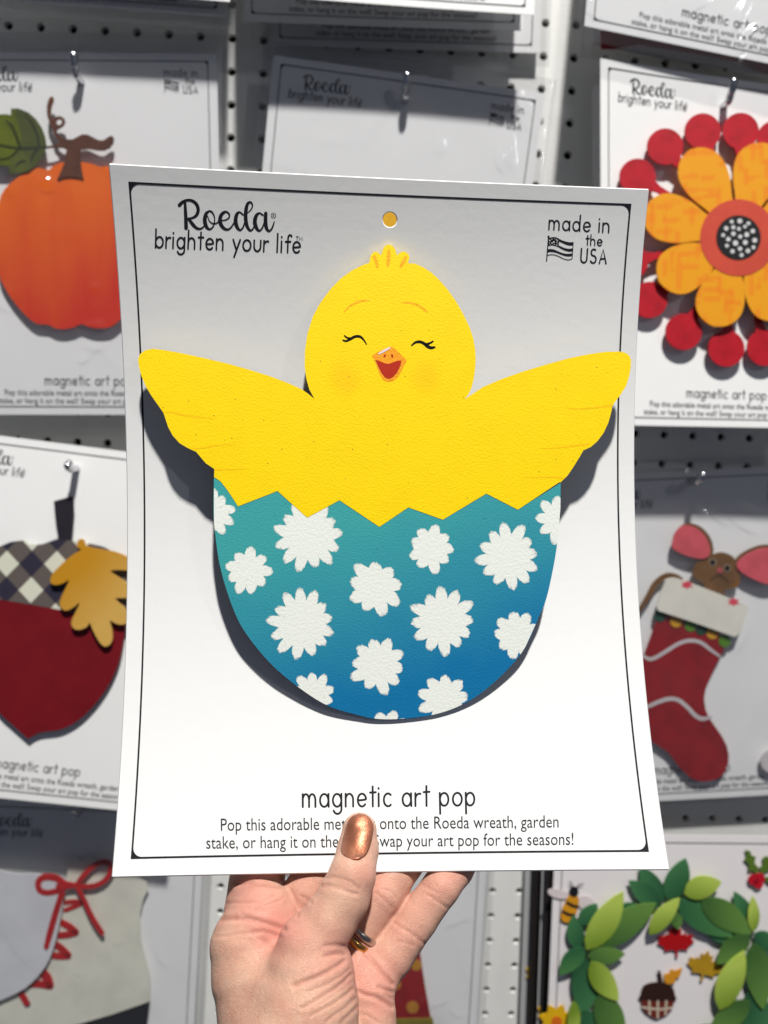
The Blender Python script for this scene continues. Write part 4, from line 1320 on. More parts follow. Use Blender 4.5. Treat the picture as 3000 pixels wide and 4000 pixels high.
def build_hat():
    fr = on_card(HAT, 0.0045)
    rt = root("hat_ornament", fr, "red hat with yellow dots and an olive brim behind the hand", "ornament")
    plate_part("hat_cone", fr, [(1440, 3722), (1641, 3722), (1660, 3850), (1684, 3984), (1380, 3990), (1400, 3850)], powder("hat_red", (0.30, 0.005, 0.005), 0.2, 60), rt, 0, PT)
    YD = powder("hat_dot_yellow", (0.50, 0.22, 0.02), 0.1)
    for x, y, r in ((1626, 3770, 22), (1545, 3845, 22), (1612, 3935, 24), (1470, 3790, 22), (1480, 3930, 22)):
        plate_part("yellow_dot", fr, disc(x, y, r, n=16), YD, rt, PT, PT + 0.0002)
    plate_part("brim", fr, [(1350, 3985), (1690, 3978), (1700, 4040), (1340, 4050)], powder("brim_olive", (0.30, 0.24, 0.02), 0.2), rt, 0.0004, PT + 0.0008)


build_hat()


def build_mid_ornament():
    fr = on_card(MID, 0.0045)
    rt = root("yellow_ornament", fr, "yellow round ornament seen only through the punched hole of the held card", "ornament")
    plate_part("disc", fr, disc(1510, 1120, 290, 300, n=48), powder("amber_paint", (0.70, 0.37, 0.012), 0.1), rt, 0, PT)


build_mid_ornament()


# wreath and its small companions
def leaf_outline(b, t, w, n=9, asym=0.0):
    b, t = np.array(b, float), np.array(t, float)
    d = t - b; L = np.hypot(*d); d /= L; q = np.array([-d[1], d[0]])
    up, dn = [], []
    for k in range(n + 1):
        x = k / n
        h = w / 2 * (math.sin(math.pi * x ** 0.85)) ** 0.8
        c = asym * w * math.sin(math.pi * x)
        up.append(tuple(b + d * L * x + q * (h + c))); dn.append(tuple(b + d * L * x - q * (h - c)))
    return up + dn[-2:0:-1]


def build_wreath():
    s, ox, oy = .6028, 2000, 3100
    fr = on_card(WRE, 0.0040)
    rt = root("wreath_ornament", fr, "green wreath of overlapping dark, mid and light leaves", "ornament")
    LEAVES = [  # base, tip, width, tone
        ((985, 700), (830, 470), 125, 'd'), ((960, 740), (755, 565), 125, 'd'), ((430, 1010), (400, 790), 115, 'd'), ((440, 850), (552, 715), 110, 'd'), ((1570, 850), (1440, 635), 100, 'd'), ((1570, 910), (1730, 1010), 130, 'd'),
        ((1250, 840), (1470, 965), 150, 'd'), ((690, 740), (880, 790), 120, 'd'), ((470, 1060), (465, 1440), 185, 'd'), ((470, 1400), (540, 1680), 190, 'd'), ((1560, 1330), (1490, 1640), 150, 'd'), ((1560, 1250), (1640, 1560), 170, 'd'),
        ((1050, 770), (1080, 880), 80, 'm'), ((1010, 690), (1128, 420), 155, 'd'), ((1070, 690), (1430, 930), 200, 'dm'), ((475, 1000), (305, 1178), 120, 'dm'), ((560, 990), (935, 710), 185, 'm'), ((490, 1055), (735, 1040), 115, 'm'),
        ((1225, 690), (1555, 912), 175, 'm'), ((1545, 925), (1325, 1105), 140, 'm'), ((1570, 965), (1625, 1400), 185, 'm'), ((570, 1290), (720, 1620), 190, 'm'), ((1545, 1345), (1275, 1545), 150, 'm'), ((1300, 1500), (1200, 1680), 150, 'm'),
        ((1115, 650), (1360, 572), 150, 'l'), ((480, 1015), (722, 635), 170, 'l'), ((890, 915), (1088, 678), 115, 'l'), ((1565, 900), (1562, 665), 78, 'l'), ((1345, 1405), (1508, 1020), 170, 'l'), ((510, 1092), (692, 1345), 150, 'l'), ((405, 1345), (390, 1600), 85, 'l')]
    tone = {'d': ((0.016, 0.078, 0.032), (0.048, 0.170, 0.062)), 'dm': ((0.024, 0.110, 0.040), (0.065, 0.195, 0.056)), 'm': ((0.045, 0.115, 0.024), (0.115, 0.235, 0.046)), 'l': ((0.16, 0.25, 0.020), (0.42, 0.54, 0.09))}
    zoff = {'d': 0.0, 'dm': 0.0012, 'm': 0.0022, 'l': 0.0034}
    for k, (b, t, w, c) in enumerate(LEAVES):
        o = leaf_outline(b, t, w, asym=0.05 if k % 2 else -0.04)
        z0 = zoff[c] + 0.00013 * (k % 5)
        pxs = zz(o, s, ox, oy)
        pa = fr.px(zz([b, t], s, ox, oy))
        dx = np.array(pa[1]) - pa[0]; q = np.array([-dx[1], dx[0]]) / np.hypot(*dx) * (w * s * fr.scale_at((2600, 3700)) * 0.5)
        mid = (np.array(pa[0]) + pa[1]) / 2
        MT = gradient("leaf_paint_%02d" % k, tone[c][0], tone[c][1], tuple(mid - q - dx * 0.2), tuple(mid + q + dx * 0.2), 0.5, bump=0.0001)
        plate_part("leaf", fr, pxs, MT, rt, z0, z0 + 0.0010)

    def little(name, label, cat):
        f2 = on_card(WRE, 0.0016)
        return f2, root(name, f2, label, cat)
    T = 0.0009
    f2, r2 = little("bee_ornament", "black and amber striped bee above the left side of the wreath", "ornament")
    BK = paint("matt_black", (0.008, 0.008, 0.010), 0.5)
    AM = powder("bee_amber", (0.62, 0.27, 0.010), 0.1)
    bd = plate_part("body", f2, zz([(375, 660), (428, 668), (432, 720), (415, 780), (385, 828), (345, 835), (318, 810), (322, 760), (345, 710)], s, ox, oy), AM, r2, 0, T, smooth=3)
    plate_part("head", f2, zz(disc(402, 638, 30, 34, n=18), s, ox, oy), BK, r2, 0, T + 0.0001)
    stroke_part("stripe", f2, [zz([(358, 708, 20), (395, 728, 22), (424, 735, 20)], s, ox, oy)], BK, bd, T + 0.00012)
    stroke_part("stripe", f2, [zz([(330, 765, 20), (370, 785, 22), (405, 788, 18)], s, ox, oy)], BK, bd, T + 0.00012)
    stroke_part("antenna", f2, [zz([(395, 610, 8), (385, 585, 8), (374, 572, 8)], s, ox, oy)], BK, r2, T)
    stroke_part("antenna", f2, [zz([(418, 612, 8), (440, 590, 8), (462, 588, 8)], s, ox, oy)], BK, r2, T)
    WG = powder("wing_pale", (0.66, 0.58, 0.58), 0.05)
    for c in ((300, 650, 70, 30, 0.25), (485, 715, 62, 48, 0.7)):
        plate_part("wing", f2, zz(disc(c[0], c[1], c[2], c[3], 24, c[4]), s, ox, oy), WG, r2, -0.0006, -0.0001)
    f2, r2 = little("holly_ornament", "green holly leaves with red berries at the right edge", "ornament")
    HG = powder("holly_green", (0.085, 0.15, 0.018), 0.15)
    for o in ([(1590, 530), (1560, 500), (1530, 505), (1535, 460), (1505, 430), (1525, 410), (1512, 365), (1545, 375), (1555, 405), (1580, 410), (1572, 450), (1598, 480)], [(1610, 530), (1605, 480), (1630, 465), (1625, 420), (1655, 405), (1680, 430), (1700, 470), (1670, 500), (1640, 510)], [(1630, 545), (1680, 540), (1720, 560), (1700, 590), (1660, 585)]):
        plate_part("leaf", f2, zz(o, s, ox, oy), HG, r2, 0, T)
    HR = powder("holly_red", (0.45, 0.006, 0.02), 0.1)
    for x, y, r in ((1565, 560, 34), (1605, 550, 36), (1598, 585, 32)):
        plate_part("berry", f2, zz(disc(x, y, r, n=20), s, ox, oy), HR, r2, T, T + 0.0006 + 0.0001 * (x % 3))
    MAPLE = [(0, -1.0), (.16, -.72), (.34, -.80), (.30, -.42), (.52, -.55), (.60, -.42), (.95, -.42), (.84, -.22), (1.0, -.08), (.62, .18), (.66, .34), (.20, .30), (.07, .36), (.10, .72), (-.04, .72), (-.03, .36), (-.18, .30), (-.62, .36), (-.60, .18), (-.98, -.06), (-.82, -.20), (-.92, -.42), (-.58, -.40), (-.50, -.54), (-.30, -.42), (-.34, -.78), (-.16, -.72)]

    def maple(name, label, cx, cy, R0, rot, mat):
        f3, r3 = little(name, label, "ornament")
        c, sn = math.cos(R_(rot)), math.sin(R_(rot))
        pts = [(cx + R0 * (c * x - sn * y), cy + R0 * (sn * x + c * y)) for x, y in MAPLE]
        plate_part("blade", f3, zz(pts, s, ox, oy), mat, r3, 0, T)
    maple("maple_leaf_ornament", "red maple leaf inside the wreath", 1062, 975, 122, 188 + 180 - 10, powder("maple_red", (0.38, 0.004, 0.006), 0.1))
    maple("maple_leaf_ornament", "mustard yellow maple leaf inside the wreath", 1245, 1135, 118, 14, powder("maple_gold", (0.42, 0.24, 0.012), 0.15))
    f2, r2 = little("small_acorn_ornament", "small brown acorn with checked base and orange leaf", "ornament")
    DB = powder("acorn_brown", (0.028, 0.010, 0.006), 0.1)
    plate_part("cap", f2, zz(smooth_pts([(838, 1300), (850, 1255), (890, 1232), (950, 1225), (1010, 1235), (1045, 1262), (1056, 1305), (1050, 1345), (838, 1340)], 3, True), s, ox, oy), DB, r2, 0, T)
    nut = plate_part("nut", f2, zz([(838, 1340), (1050, 1345), (1042, 1390), (1010, 1430), (970, 1450), (940, 1462), (910, 1450), (865, 1420), (842, 1385)], s, ox, oy), powder("acorn_rust", (0.14, 0.022, 0.014), 0.1), r2, 0, T)
    CRM = powder("cream_line", (0.58, 0.50, 0.38), 0.0)
    stroke_part("check_line", f2, [zz(q, s, ox, oy) for q in ([(845, 1385, 13), (950, 1398, 13), (1040, 1388, 13)], [(890, 1345, 12), (893, 1432, 12)], [(945, 1345, 12), (945, 1452, 12)], [(1000, 1345, 12), (995, 1432, 12)])], CRM, nut, T + 0.00012, sm=2)
    stroke_part("stem", f2, [zz([(952, 1155, 20), (960, 1190, 24), (962, 1232, 26)], s, ox, oy)], DB, r2, T + 0.0001)
    plate_part("leaf", f2, zz([(985, 1210), (990, 1170), (1020, 1168), (1030, 1140), (1060, 1150), (1105, 1130), (1095, 1165), (1085, 1190), (1060, 1200), (1055, 1230), (1030, 1235), (1000, 1232)], s, ox, oy), powder("small_leaf_orange", (0.60, 0.25, 0.012), 0.1), r2, 0, T)
    YE = powder("sunflower_yellow", (0.68, 0.40, 0.006), 0.1)

    def sunflower(label, cx, cy, frame, R0=62):
        r3 = root("daisy_ornament", frame, label, "ornament", "yellow daisies of the wreath cards")
        for k in range(8):
            a = R_(-90 + 20 + 45 * k)
            plate_part("petal", frame, leaf_outline((cx + 10 * math.cos(a), cy + 10 * math.sin(a)), (cx + R0 * 1.15 * math.cos(a), cy + R0 * 1.15 * math.sin(a)), R0 * .62, 7), YE, r3, 0.00012 * (k % 2), T + 0.00012 * (k % 2))
        plate_part("centre", frame, disc(cx, cy, R0 * .34, n=20), powder("daisy_orange", (0.62, 0.13, 0.01), 0.1), r3, T + 0.0002, T + 0.0006)
    sunflower("yellow daisy with orange centre at the left foot of the wreath card", 2175, 3992, on_card(WRE, 0.0016))
    sunflower("yellow daisy peeking out on the grey second card behind the wreath card", 2146, 3955, BCK.lifted(0.0012), 42)
    sunflower("yellow daisy on the rearmost grey card beside the pegboard holes", 2098, 3800, BCK2.lifted(0.0012), 40)
    f2, r2 = little("snowflake_ornament", "pale blue snowflake at the right edge beside the wreath", "ornament")
    BL = powder("ice_blue", (0.42, 0.55, 0.66), 0.0)
    cx, cy = 1665, 1440
    stroke_part("arm", f2, [zz([(cx + 60 * math.cos(R_(60 * k)), cy + 60 * math.sin(R_(60 * k)), 16), (cx, cy, 16), (cx - 60 * math.cos(R_(60 * k)), cy - 60 * math.sin(R_(60 * k)), 16)], s, ox, oy) for k in range(3)], BL, r2, T, sm=2)


build_wreath()

# red ornament peeking from under the top right card
def build_top_right_red():
    fr = T1.lifted(-0.012)
    rt = root("red_ornament", fr, "dark red ornament peeking out under the tilted top right card", "ornament")
    plate_part("plate", fr, [(2345, 120), (2348, 190), (2400, 190), (2500, 172), (2700, 205), (2880, 240), (2960, 275), (3060, 300), (3060, 200), (2700, 120)], powder("dark_red_plate", (0.20, 0.003, 0.010), 0.2), rt, 0, PT)


build_top_right_red()

# ------------------------------------------------------------------ the hand
def card_z(px, py):
    uv = card_uv([(px, py)])[0]
    return float(card_cam(uv[0], min(uv[1], H / 2))[2]) * 1000


def cpt(px, py, z, r):
    """pixel, depth (mm), radius in pixels -> camera-space mm and radius mm"""
    return np.array([(px - 1500) / F * z, (py - 2000) / F * z, z]), r * z / F


def behind(px, py, r):
    z0 = card_z(px, py)
    z = z0
    for _ in range(3): z = z0 + 1.6 + r * z / F
    return cpt(px, py, z, r)


def front(px, py, r):
    z0 = card_z(px, py)
    z = z0
    for _ in range(3): z = z0 - 0.2 - r * z / F
    return cpt(px, py, z, r)


def hand_chains():
    P = cpt
    thumb = [front(1404, 3246, 68), front(1398, 3320, 80), P(1376, 3420, 288, 90), P(1345, 3500, 286, 100), P(1283, 3600, 283, 104), P(1214, 3700, 281, 130), P(1212, 3810, 279, 172), P(1196, 3930, 276, 205), P(1165, 4100, 272, 245), P(1150, 4440, 259, 270)]
    palm = [P(1000, 3600, 301, 120), P(985, 3690, 297, 160), P(1010, 3800, 293, 180), P(1060, 3930, 289, 208), P(1085, 4100, 283, 225), P(1110, 4440, 269, 240)]
    palm2 = [P(1040, 3570, 300, 112), P(1120, 3640, 300, 100)]
    palm3 = [P(1180, 3720, 304, 120), P(1320, 3850, 302, 130), P(1330, 4100, 296, 160)]
    index = [P(975, 3560, 309, 100), P(1002, 3450, 312.5, 106), behind(1012, 3385, 105), behind(1040, 3250, 92), behind(1120, 3130, 82), behind(1215, 3060, 74)]
    middle = [P(1120, 3640, 307, 92), P(1200, 3480, 308, 88), behind(1275, 3360, 84), behind(1330, 3190, 80), behind(1370, 3040, 74)]
    ring = [P(1322, 3750, 297, 84), P(1412, 3616, 301, 80), P(1495, 3490, 304.5, 82), behind(1580, 3360, 78), behind(1650, 3240, 72), behind(1690, 3160, 64)]
    pinky = [P(1432, 3850, 293, 88), P(1530, 3730, 297.5, 84), P(1632, 3588, 301.5, 76), P(1722, 3466, 305, 72), behind(1782, 3392, 67), behind(1826, 3326, 60)]
    heel = [P(1392, 3780, 293, 78), P(1440, 3870, 290, 92), P(1450, 3960, 287, 94), P(1450, 4100, 283, 110), P(1420, 4440, 270, 120)]
    return dict(thumb=thumb, palm=palm, palm2=palm2, palm3=palm3, index=index, middle=middle, ring=ring, pinky=pinky, heel=heel)


CH = hand_chains()


def chain_sdf(ch, X, Y, Z):
    d = None
    for (a, ra), (b, rb) in zip(ch[:-1], ch[1:]):
        ab = b - a; L2 = float(ab @ ab)
        px, py, pz = X - a[0], Y - a[1], Z - a[2]
        t = np.clip((px * ab[0] + py * ab[1] + pz * ab[2]) / L2, 0, 1)
        q = np.sqrt((px - t * ab[0]) ** 2 + (py - t * ab[1]) ** 2 + (pz - t * ab[2]) ** 2) - (ra + t * (rb - ra))
        d = q if d is None else smin(d, q, 1.2)
    return d


def smin(a, b, k):
    h = np.clip(0.5 + 0.5 * (b - a) / k, 0, 1)
    return b + (a - b) * h - k * h * (1 - h)


def hand_sdf(X, Y, Z):
    S = {k: chain_sdf(v, X, Y, Z) for k, v in CH.items()}
    left = smin(S['palm'], S['palm2'], 7)
    left = smin(left, S['palm3'], 8)
    right = smin(S['heel'], S['pinky'], 4.0)
    right = smin(right, S['ring'], 1.6)
    left = smin(left, S['index'], 2.2)
    left = smin(left, S['middle'], 2.0)
    body = smin(left, right, 3.0)
    # thumb root melts into the palm on its left, folds over the heel on its right
    th = S['thumb']
    xl = X / Z * F + 1500; yl = Y / Z * F + 2000
    k = 1.2 + 9.0 * np.clip((yl - 3640) / 200, 0, 1) * np.clip((1330 - xl) / 250, 0, 1)
    return smin(th, body, k)


def surface_nets(D, o, st):
    nx, ny, nz = D.shape
    ins = D < 0
    cell = np.zeros((nx - 1, ny - 1, nz - 1), np.int8)
    for dx in (0, 1):
        for dy in (0, 1):
            for dz in (0, 1):
                cell += ins[dx:nx - 1 + dx, dy:ny - 1 + dy, dz:nz - 1 + dz]
    act = (cell > 0) & (cell < 8)
    I = np.argwhere(act)
    idx = -np.ones(act.shape, np.int64); idx[act] = np.arange(len(I))
    acc = np.zeros((len(I), 3)); cnt = np.zeros(len(I))
    cor = [(a, b, c) for a in (0, 1) for b in (0, 1) for c in (0, 1)]
    for p in cor:
        for ax in range(3):
            if p[ax] == 1: continue
            q = list(p); q[ax] = 1
            d0 = D[I[:, 0] + p[0], I[:, 1] + p[1], I[:, 2] + p[2]]; d1 = D[I[:, 0] + q[0], I[:, 1] + q[1], I[:, 2] + q[2]]
            mk = (d0 < 0) != (d1 < 0)
            t = np.where(mk, d0 / np.where(mk, d0 - d1, 1), 0)
            pt = np.tile(np.array(p, float), (len(I), 1)); pt[:, ax] = t
            acc[mk] += pt[mk]; cnt[mk] += 1
    V = (I + acc / cnt[:, None]) * st + o
    Fs = []
    for ax in range(3):
        a1, a2 = (ax + 1) % 3, (ax + 2) % 3
        s0 = [slice(None)] * 3; s1 = [slice(None)] * 3
        s0[ax] = slice(0, -1); s1[ax] = slice(1, None)
        ch = ins[tuple(s0)] != ins[tuple(s1)]
        E = np.argwhere(ch)
        E = E[(E[:, a1] > 0) & (E[:, a2] > 0) & (E[:, a1] < D.shape[a1] - 1) & (E[:, a2] < D.shape[a2] - 1)]
        sg = ins[tuple(s0)][tuple(E.T)]
        qs = []
        for u, v in ((0, 0), (-1, 0), (-1, -1), (0, -1)):
            c = E.copy(); c[:, a1] += u; c[:, a2] += v
            qs.append(idx[tuple(c.T)])
        Q = np.stack(qs, 1)
        Q[~sg] = Q[~sg][:, ::-1]
        Fs.append(Q)
    return V, np.concatenate(Fs)


CREASES = [  # polyline (pixels), half width (px), depth (mm)
    (zz([(120, 590), (300, 560), (440, 600), (560, 640)], .18083, 1250, 3360), 5, 0.35),
]
c5 = lambda pts: [(700 + x * .7836, 3100 + y * .7836) for x, y in pts]
c3 = lambda pts: [(800 + x * .36166, 3380 + y * .36166) for x, y in pts]
c4 = lambda pts: [(1250 + x * .39180, 3380 + y * .39180) for x, y in pts]
CREASES = [
    (c3([(1310, 135), (1400, 130), (1500, 150), (1600, 200), (1659, 250)]), 5, 0.40), (c3([(1300, 165), (1400, 165), (1500, 195), (1590, 240)]), 4, 0.28),
    (c3([(1265, 225), (1350, 225), (1450, 250), (1560, 290), (1640, 310)]), 6, 0.42), (c3([(1300, 200), (1420, 205), (1520, 235)]), 4, 0.22),
    # folds at the thumb web
    (c3([(1505, 1030), (1440, 1085), (1330, 1150), (1200, 1215), (1050, 1265), (960, 1300)]), 7, 0.75), (c3([(1500, 965), (1420, 960), (1300, 985)]), 6, 0.55), (c3([(1495, 875), (1420, 860), (1300, 868)]), 6, 0.45),
    (c3([(1575, 1180), (1500, 1265), (1400, 1340), (1290, 1405), (1180, 1475), (1050, 1540)]), 6, 0.60), (c3([(1560, 1120), (1470, 1200), (1350, 1270), (1240, 1320), (1100, 1370)]), 4, 0.30),
    (c3([(1600, 1330), (1500, 1420), (1380, 1500), (1260, 1560), (1130, 1640)]), 5, 0.42), (c3([(1630, 1430), (1520, 1540), (1400, 1620), (1300, 1700)]), 5, 0.42), (c3([(1590, 1250), (1480, 1340), (1330, 1440), (1200, 1520)]), 4, 0.25), (c3([(1650, 1530), (1560, 1620), (1460, 1714)]), 5, 0.40),
    # palm lines
    (c3([(120, 590), (240, 578), (380, 575), (500, 585), (620, 615), (720, 645), (860, 690)]), 8, 0.85), (c3([(400, 525), (450, 555), (560, 585)]), 5, 0.3),
    (c3([(220, 410), (400, 405), (560, 400), (660, 365), (740, 330)]), 5, 0.42), (c3([(650, 430), (750, 405), (850, 355)]), 4, 0.30),
    (c3([(330, 205), (500, 200), (650, 205), (790, 228), (840, 225)]), 6, 0.55), (c3([(520, 730), (620, 715), (740, 740), (800, 770)]), 8, 0.55), (c3([(600, 790), (680, 850), (720, 890)]), 7, 0.4), (c3([(120, 775), (250, 765), (380, 735), (500, 735)]), 4, 0.28),
    (c3([(920, 270), (970, 360), (1000, 460), (1000, 560)]), 5, 0.45), (c3([(1040, 330), (1100, 360), (1150, 400)]), 5, 0.40),
    # little and ring finger joints
    (c4([(740, 570), (800, 620), (880, 660), (960, 720), (1040, 780)]), 5, 0.38), (c4([(760, 760), (860, 770), (940, 800)]), 4, 0.22), (c4([(1060, 290), (1130, 330), (1200, 380), (1260, 420)]), 5, 0.30), (c4([(1020, 200), (1100, 240), (1180, 280)]), 4, 0.18),
    (c4([(560, 270), (640, 350), (720, 420)]), 5, 0.28), (c4([(640, 240), (720, 270), (760, 330)]), 4, 0.2),
    # little finger root and heel folds
    (c4([(440, 865), (520, 950), (600, 1050), (680, 1140), (720, 1185)]), 6, 0.9), (c4([(370, 1260), (450, 1295), (560, 1320), (650, 1370), (715, 1410)]), 7, 0.8), (c4([(585, 1215), (650, 1245), (712, 1262)]), 6, 0.6), (c4([(400, 1480), (480, 1500), (560, 1560)]), 5, 0.35), (c4([(650, 1290), (712, 1330)]), 5, 0.4),
]
FLUSH = [  # where the skin is redder: pixel, radius px, amount
    (960, 3480, 90, .55), (1000, 3560, 150, .55), (1070, 3660, 90, .75), (1130, 3600, 90, .5), (1510, 3500, 80, .45), (1560, 3600, 90, .3), (1700, 3450, 90, .6), (1790, 3420, 60, .5), (1620, 3640, 90, .3), (1430, 3790, 120, .6),
    (1480, 3900, 110, .5), (1476, 3950, 40, .5), (1455, 3420, 60, .5), (1400, 3380, 90, .2), (1330, 3690, 90, .4), (1250, 3760, 120, .3), (1110, 3945, 40, .35), (1180, 3450, 70, .4), (1560, 3800, 80, .4), (1390, 3950, 60, -.1), (930, 3850, 150, -.2)]


def seg_dist(P, poly):
    d = np.full(len(P), 1e9)
    for a, b in zip(poly[:-1], poly[1:]):
        a, b = np.array(a), np.array(b)
        ab = b - a
        t = np.clip(((P - a) @ ab) / (ab @ ab), 0, 1)
        d = np.minimum(d, np.hypot(*(P - a - t[:, None] * ab).T))
    return d


def build_hand():
    st = 0.66
    o = np.array([-72.0, 98.0, 228.0])
    n = (int(112 / st), int(118 / st), int(108 / st))
    xs = [np.float32(o[k]) + np.arange(n[k], dtype=np.float32) * np.float32(st) for k in range(3)]
    D = np.empty(n, np.float32)
    step = 40
    for i in range(0, n[0], step):
        X, Y, Z = np.meshgrid(xs[0][i:i + step], xs[1], xs[2], indexing='ij')
        D[i:i + step] = hand_sdf(X, Y, Z)
    ymax = o[1] + st * (n[1] - 4)
    D = np.maximum(D, (xs[1] - ymax)[None, :, None])
    V, Fq = surface_nets(D, o, st)
    # relax the stair-steps a little
    nb = np.concatenate([Fq[:, [0, 1]], Fq[:, [1, 2]], Fq[:, [2, 3]], Fq[:, [3, 0]]])
    for _ in range(3):
        s = np.zeros_like(V); c = np.zeros(len(V))
        np.add.at(s, nb[:, 0], V[nb[:, 1]]); np.add.at(c, nb[:, 0], 1)
        np.add.at(s, nb[:, 1], V[nb[:, 0]]); np.add.at(c, nb[:, 1], 1)
        V = 0.5 * V + 0.5 * s / c[:, None]
    fn = np.cross(V[Fq[:, 1]] - V[Fq[:, 0]], V[Fq[:, 2]] - V[Fq[:, 0]])
    N = np.zeros_like(V)
    for k in range(4): np.add.at(N, Fq[:, k], fn)
    N /= np.linalg.norm(N, axis=1)[:, None] + 1e-12
    view = V / np.linalg.norm(V, axis=1)[:, None]
    facing = -(N * view).sum(1)
    if np.median(facing[V[:, 2] < 290]) < 0:
        Fq = Fq[:, ::-1]; N = -N; facing = -facing
    P = np.stack([V[:, 0] / V[:, 2] * F + 1500, V[:, 1] / V[:, 2] * F + 2000], 1)
    wgt = np.clip(facing * 3, 0, 1)
    thumb_only = (V[:, 2] < 303)
    cre = np.zeros(len(V))
    for poly, hw, dp in CREASES:
        dd = seg_dist(P, poly)
        hw *= 1.15
        dp *= 0.72
        g = dp * np.exp(-(dd / hw) ** 2) - 0.30 * dp * np.exp(-((dd - 2.4 * hw) / (1.5 * hw)) ** 2)
        V = V - N * (g * wgt)[:, None]
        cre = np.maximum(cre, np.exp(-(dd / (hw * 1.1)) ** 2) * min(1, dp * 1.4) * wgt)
    red = np.zeros(len(V))
    for x, y, r, a in FLUSH:
        red += a * np.exp(-((P[:, 0] - x) ** 2 + (P[:, 1] - y) ** 2) / (r * r))
    Wd = cam2w(V / 1000)
    org = cam2w(np.array([-20.0, 240, 310]) / 1000)
    SK = bpy.data.materials.new("skin")
    SK.use_nodes = True
    nt = SK.node_tree
    b = nt.nodes["Principled BSDF"]
    b.inputs["Roughness"].default_value = 0.52
    b.inputs["Specular IOR Level"].default_value = 0.30
    b.inputs["Subsurface Weight"].default_value = 0.35
    b.inputs["Subsurface Radius"].default_value = (1.0, 0.40, 0.25)
    b.inputs["Subsurface Scale"].default_value = 0.0022
    tc = nt.nodes.new("ShaderNodeTexCoord")
    n1 = nt.nodes.new("ShaderNodeTexNoise"); n1.inputs["Scale"].default_value = 130; n1.inputs["Detail"].default_value = 6
    nt.links.new(tc.outputs["Object"], n1.inputs["Vector"])
    mr = nt.nodes.new("ShaderNodeMapRange"); mr.inputs["From Min"].default_value = 0.35; mr.inputs["From Max"].default_value = 0.7
    nt.links.new(n1.outputs["Fac"], mr.inputs["Value"])
    mx = nt.nodes.new("ShaderNodeMix"); mx.data_type = 'RGBA'
    mx.inputs["A"].default_value = (0.66, 0.405, 0.29, 1); mx.inputs["B"].default_value = (0.60, 0.325, 0.235, 1)
    nt.links.new(mr.outputs["Result"], mx.inputs["Factor"])
    at = nt.nodes.new("ShaderNodeAttribute"); at.attribute_name = "flush"
    mx2 = nt.nodes.new("ShaderNodeMix"); mx2.data_type = 'RGBA'; mx2.inputs["B"].default_value = (0.64, 0.275, 0.215, 1)
    nt.links.new(at.outputs["Fac"], mx2.inputs["Factor"]); nt.links.new(mx.outputs["Result"], mx2.inputs["A"])
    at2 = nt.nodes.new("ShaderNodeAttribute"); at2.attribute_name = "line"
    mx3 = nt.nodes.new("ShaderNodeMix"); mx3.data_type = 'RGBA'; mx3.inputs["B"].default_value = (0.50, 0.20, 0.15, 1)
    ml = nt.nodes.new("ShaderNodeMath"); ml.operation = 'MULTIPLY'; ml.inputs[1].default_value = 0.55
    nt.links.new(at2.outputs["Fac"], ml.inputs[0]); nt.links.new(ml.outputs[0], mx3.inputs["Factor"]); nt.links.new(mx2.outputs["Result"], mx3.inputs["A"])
    nt.links.new(mx3.outputs["Result"], b.inputs["Base Color"])
    vo = nt.nodes.new("ShaderNodeTexVoronoi"); vo.feature = 'DISTANCE_TO_EDGE'; vo.inputs["Scale"].default_value = 1300
    n3 = nt.nodes.new("ShaderNodeTexNoise"); n3.inputs["Scale"].default_value = 300; n3.inputs["Detail"].default_value = 3
    nt.links.new(tc.outputs["Object"], n3.inputs["Vector"])
    va = nt.nodes.new("ShaderNodeVectorMath"); va.operation = 'MULTIPLY_ADD'; va.inputs[1].default_value = (0.002, 0.002, 0.002)
    nt.links.new(n3.outputs["Color"], va.inputs[0]); nt.links.new(tc.outputs["Object"], va.inputs[2])
    nt.links.new(va.outputs[0], vo.inputs["Vector"])
    cl = nt.nodes.new("ShaderNodeMath"); cl.operation = 'MINIMUM'; cl.inputs[1].default_value = 0.12
    nt.links.new(vo.outputs["Distance"], cl.inputs[0])
    n4 = nt.nodes.new("ShaderNodeTexNoise"); n4.inputs["Scale"].default_value = 420; n4.inputs["Detail"].default_value = 5
    nt.links.new(tc.outputs["Object"], n4.inputs["Vector"])
    ad = nt.nodes.new("ShaderNodeMath"); ad.operation = 'MULTIPLY_ADD'; ad.inputs[1].default_value = 4.0
    nt.links.new(cl.outputs[0], ad.inputs[0]); nt.links.new(n4.outputs["Fac"], ad.inputs[2])
    bp = nt.nodes.new("ShaderNodeBump"); bp.inputs["Distance"].default_value = 0.00022
    nt.links.new(ad.outputs[0], bp.inputs["Height"]); nt.links.new(bp.outputs["Normal"], b.inputs["Normal"])
    me = bpy.data.meshes.new("person")
    me.from_pydata((Wd - org).tolist(), [], Fq.tolist())
    me.materials.append(SK)
    me.polygons.foreach_set("use_smooth", [True] * len(me.polygons))
    me.update()
    for nm, val in (("flush", np.clip(red * 0.8, 0, 1)), ("line", cre)):
        a = me.attributes.new(nm, 'FLOAT', 'POINT'); a.data.foreach_set("value", val.astype(np.float32))
    ob = bpy.data.objects.new("person", me)
    COL.objects.link(ob)
    ob.location = org
    tag(ob, "left hand with a copper thumbnail pinching the held card from below", "person")

    # thumbnail: follows the thumb's front, domed across
    def front_z(px, py):
        z = np.full(len(px), 262.0)
        for _ in range(60):
            d = hand_sdf((px - 1500) / F * z, (py - 2000) / F * z, z)
            z = z + np.clip(d, -1, 3) * 0.9
        return z
    q = lambda x, y: (1250 + x * .18083, 3140 + y * .18083)
    Ln = [q(840, 203), q(690, 270), q(590, 400), q(545, 540), q(510, 680), q(475, 820), q(447, 960), q(470, 1070), q(560, 1140), q(700, 1185)]
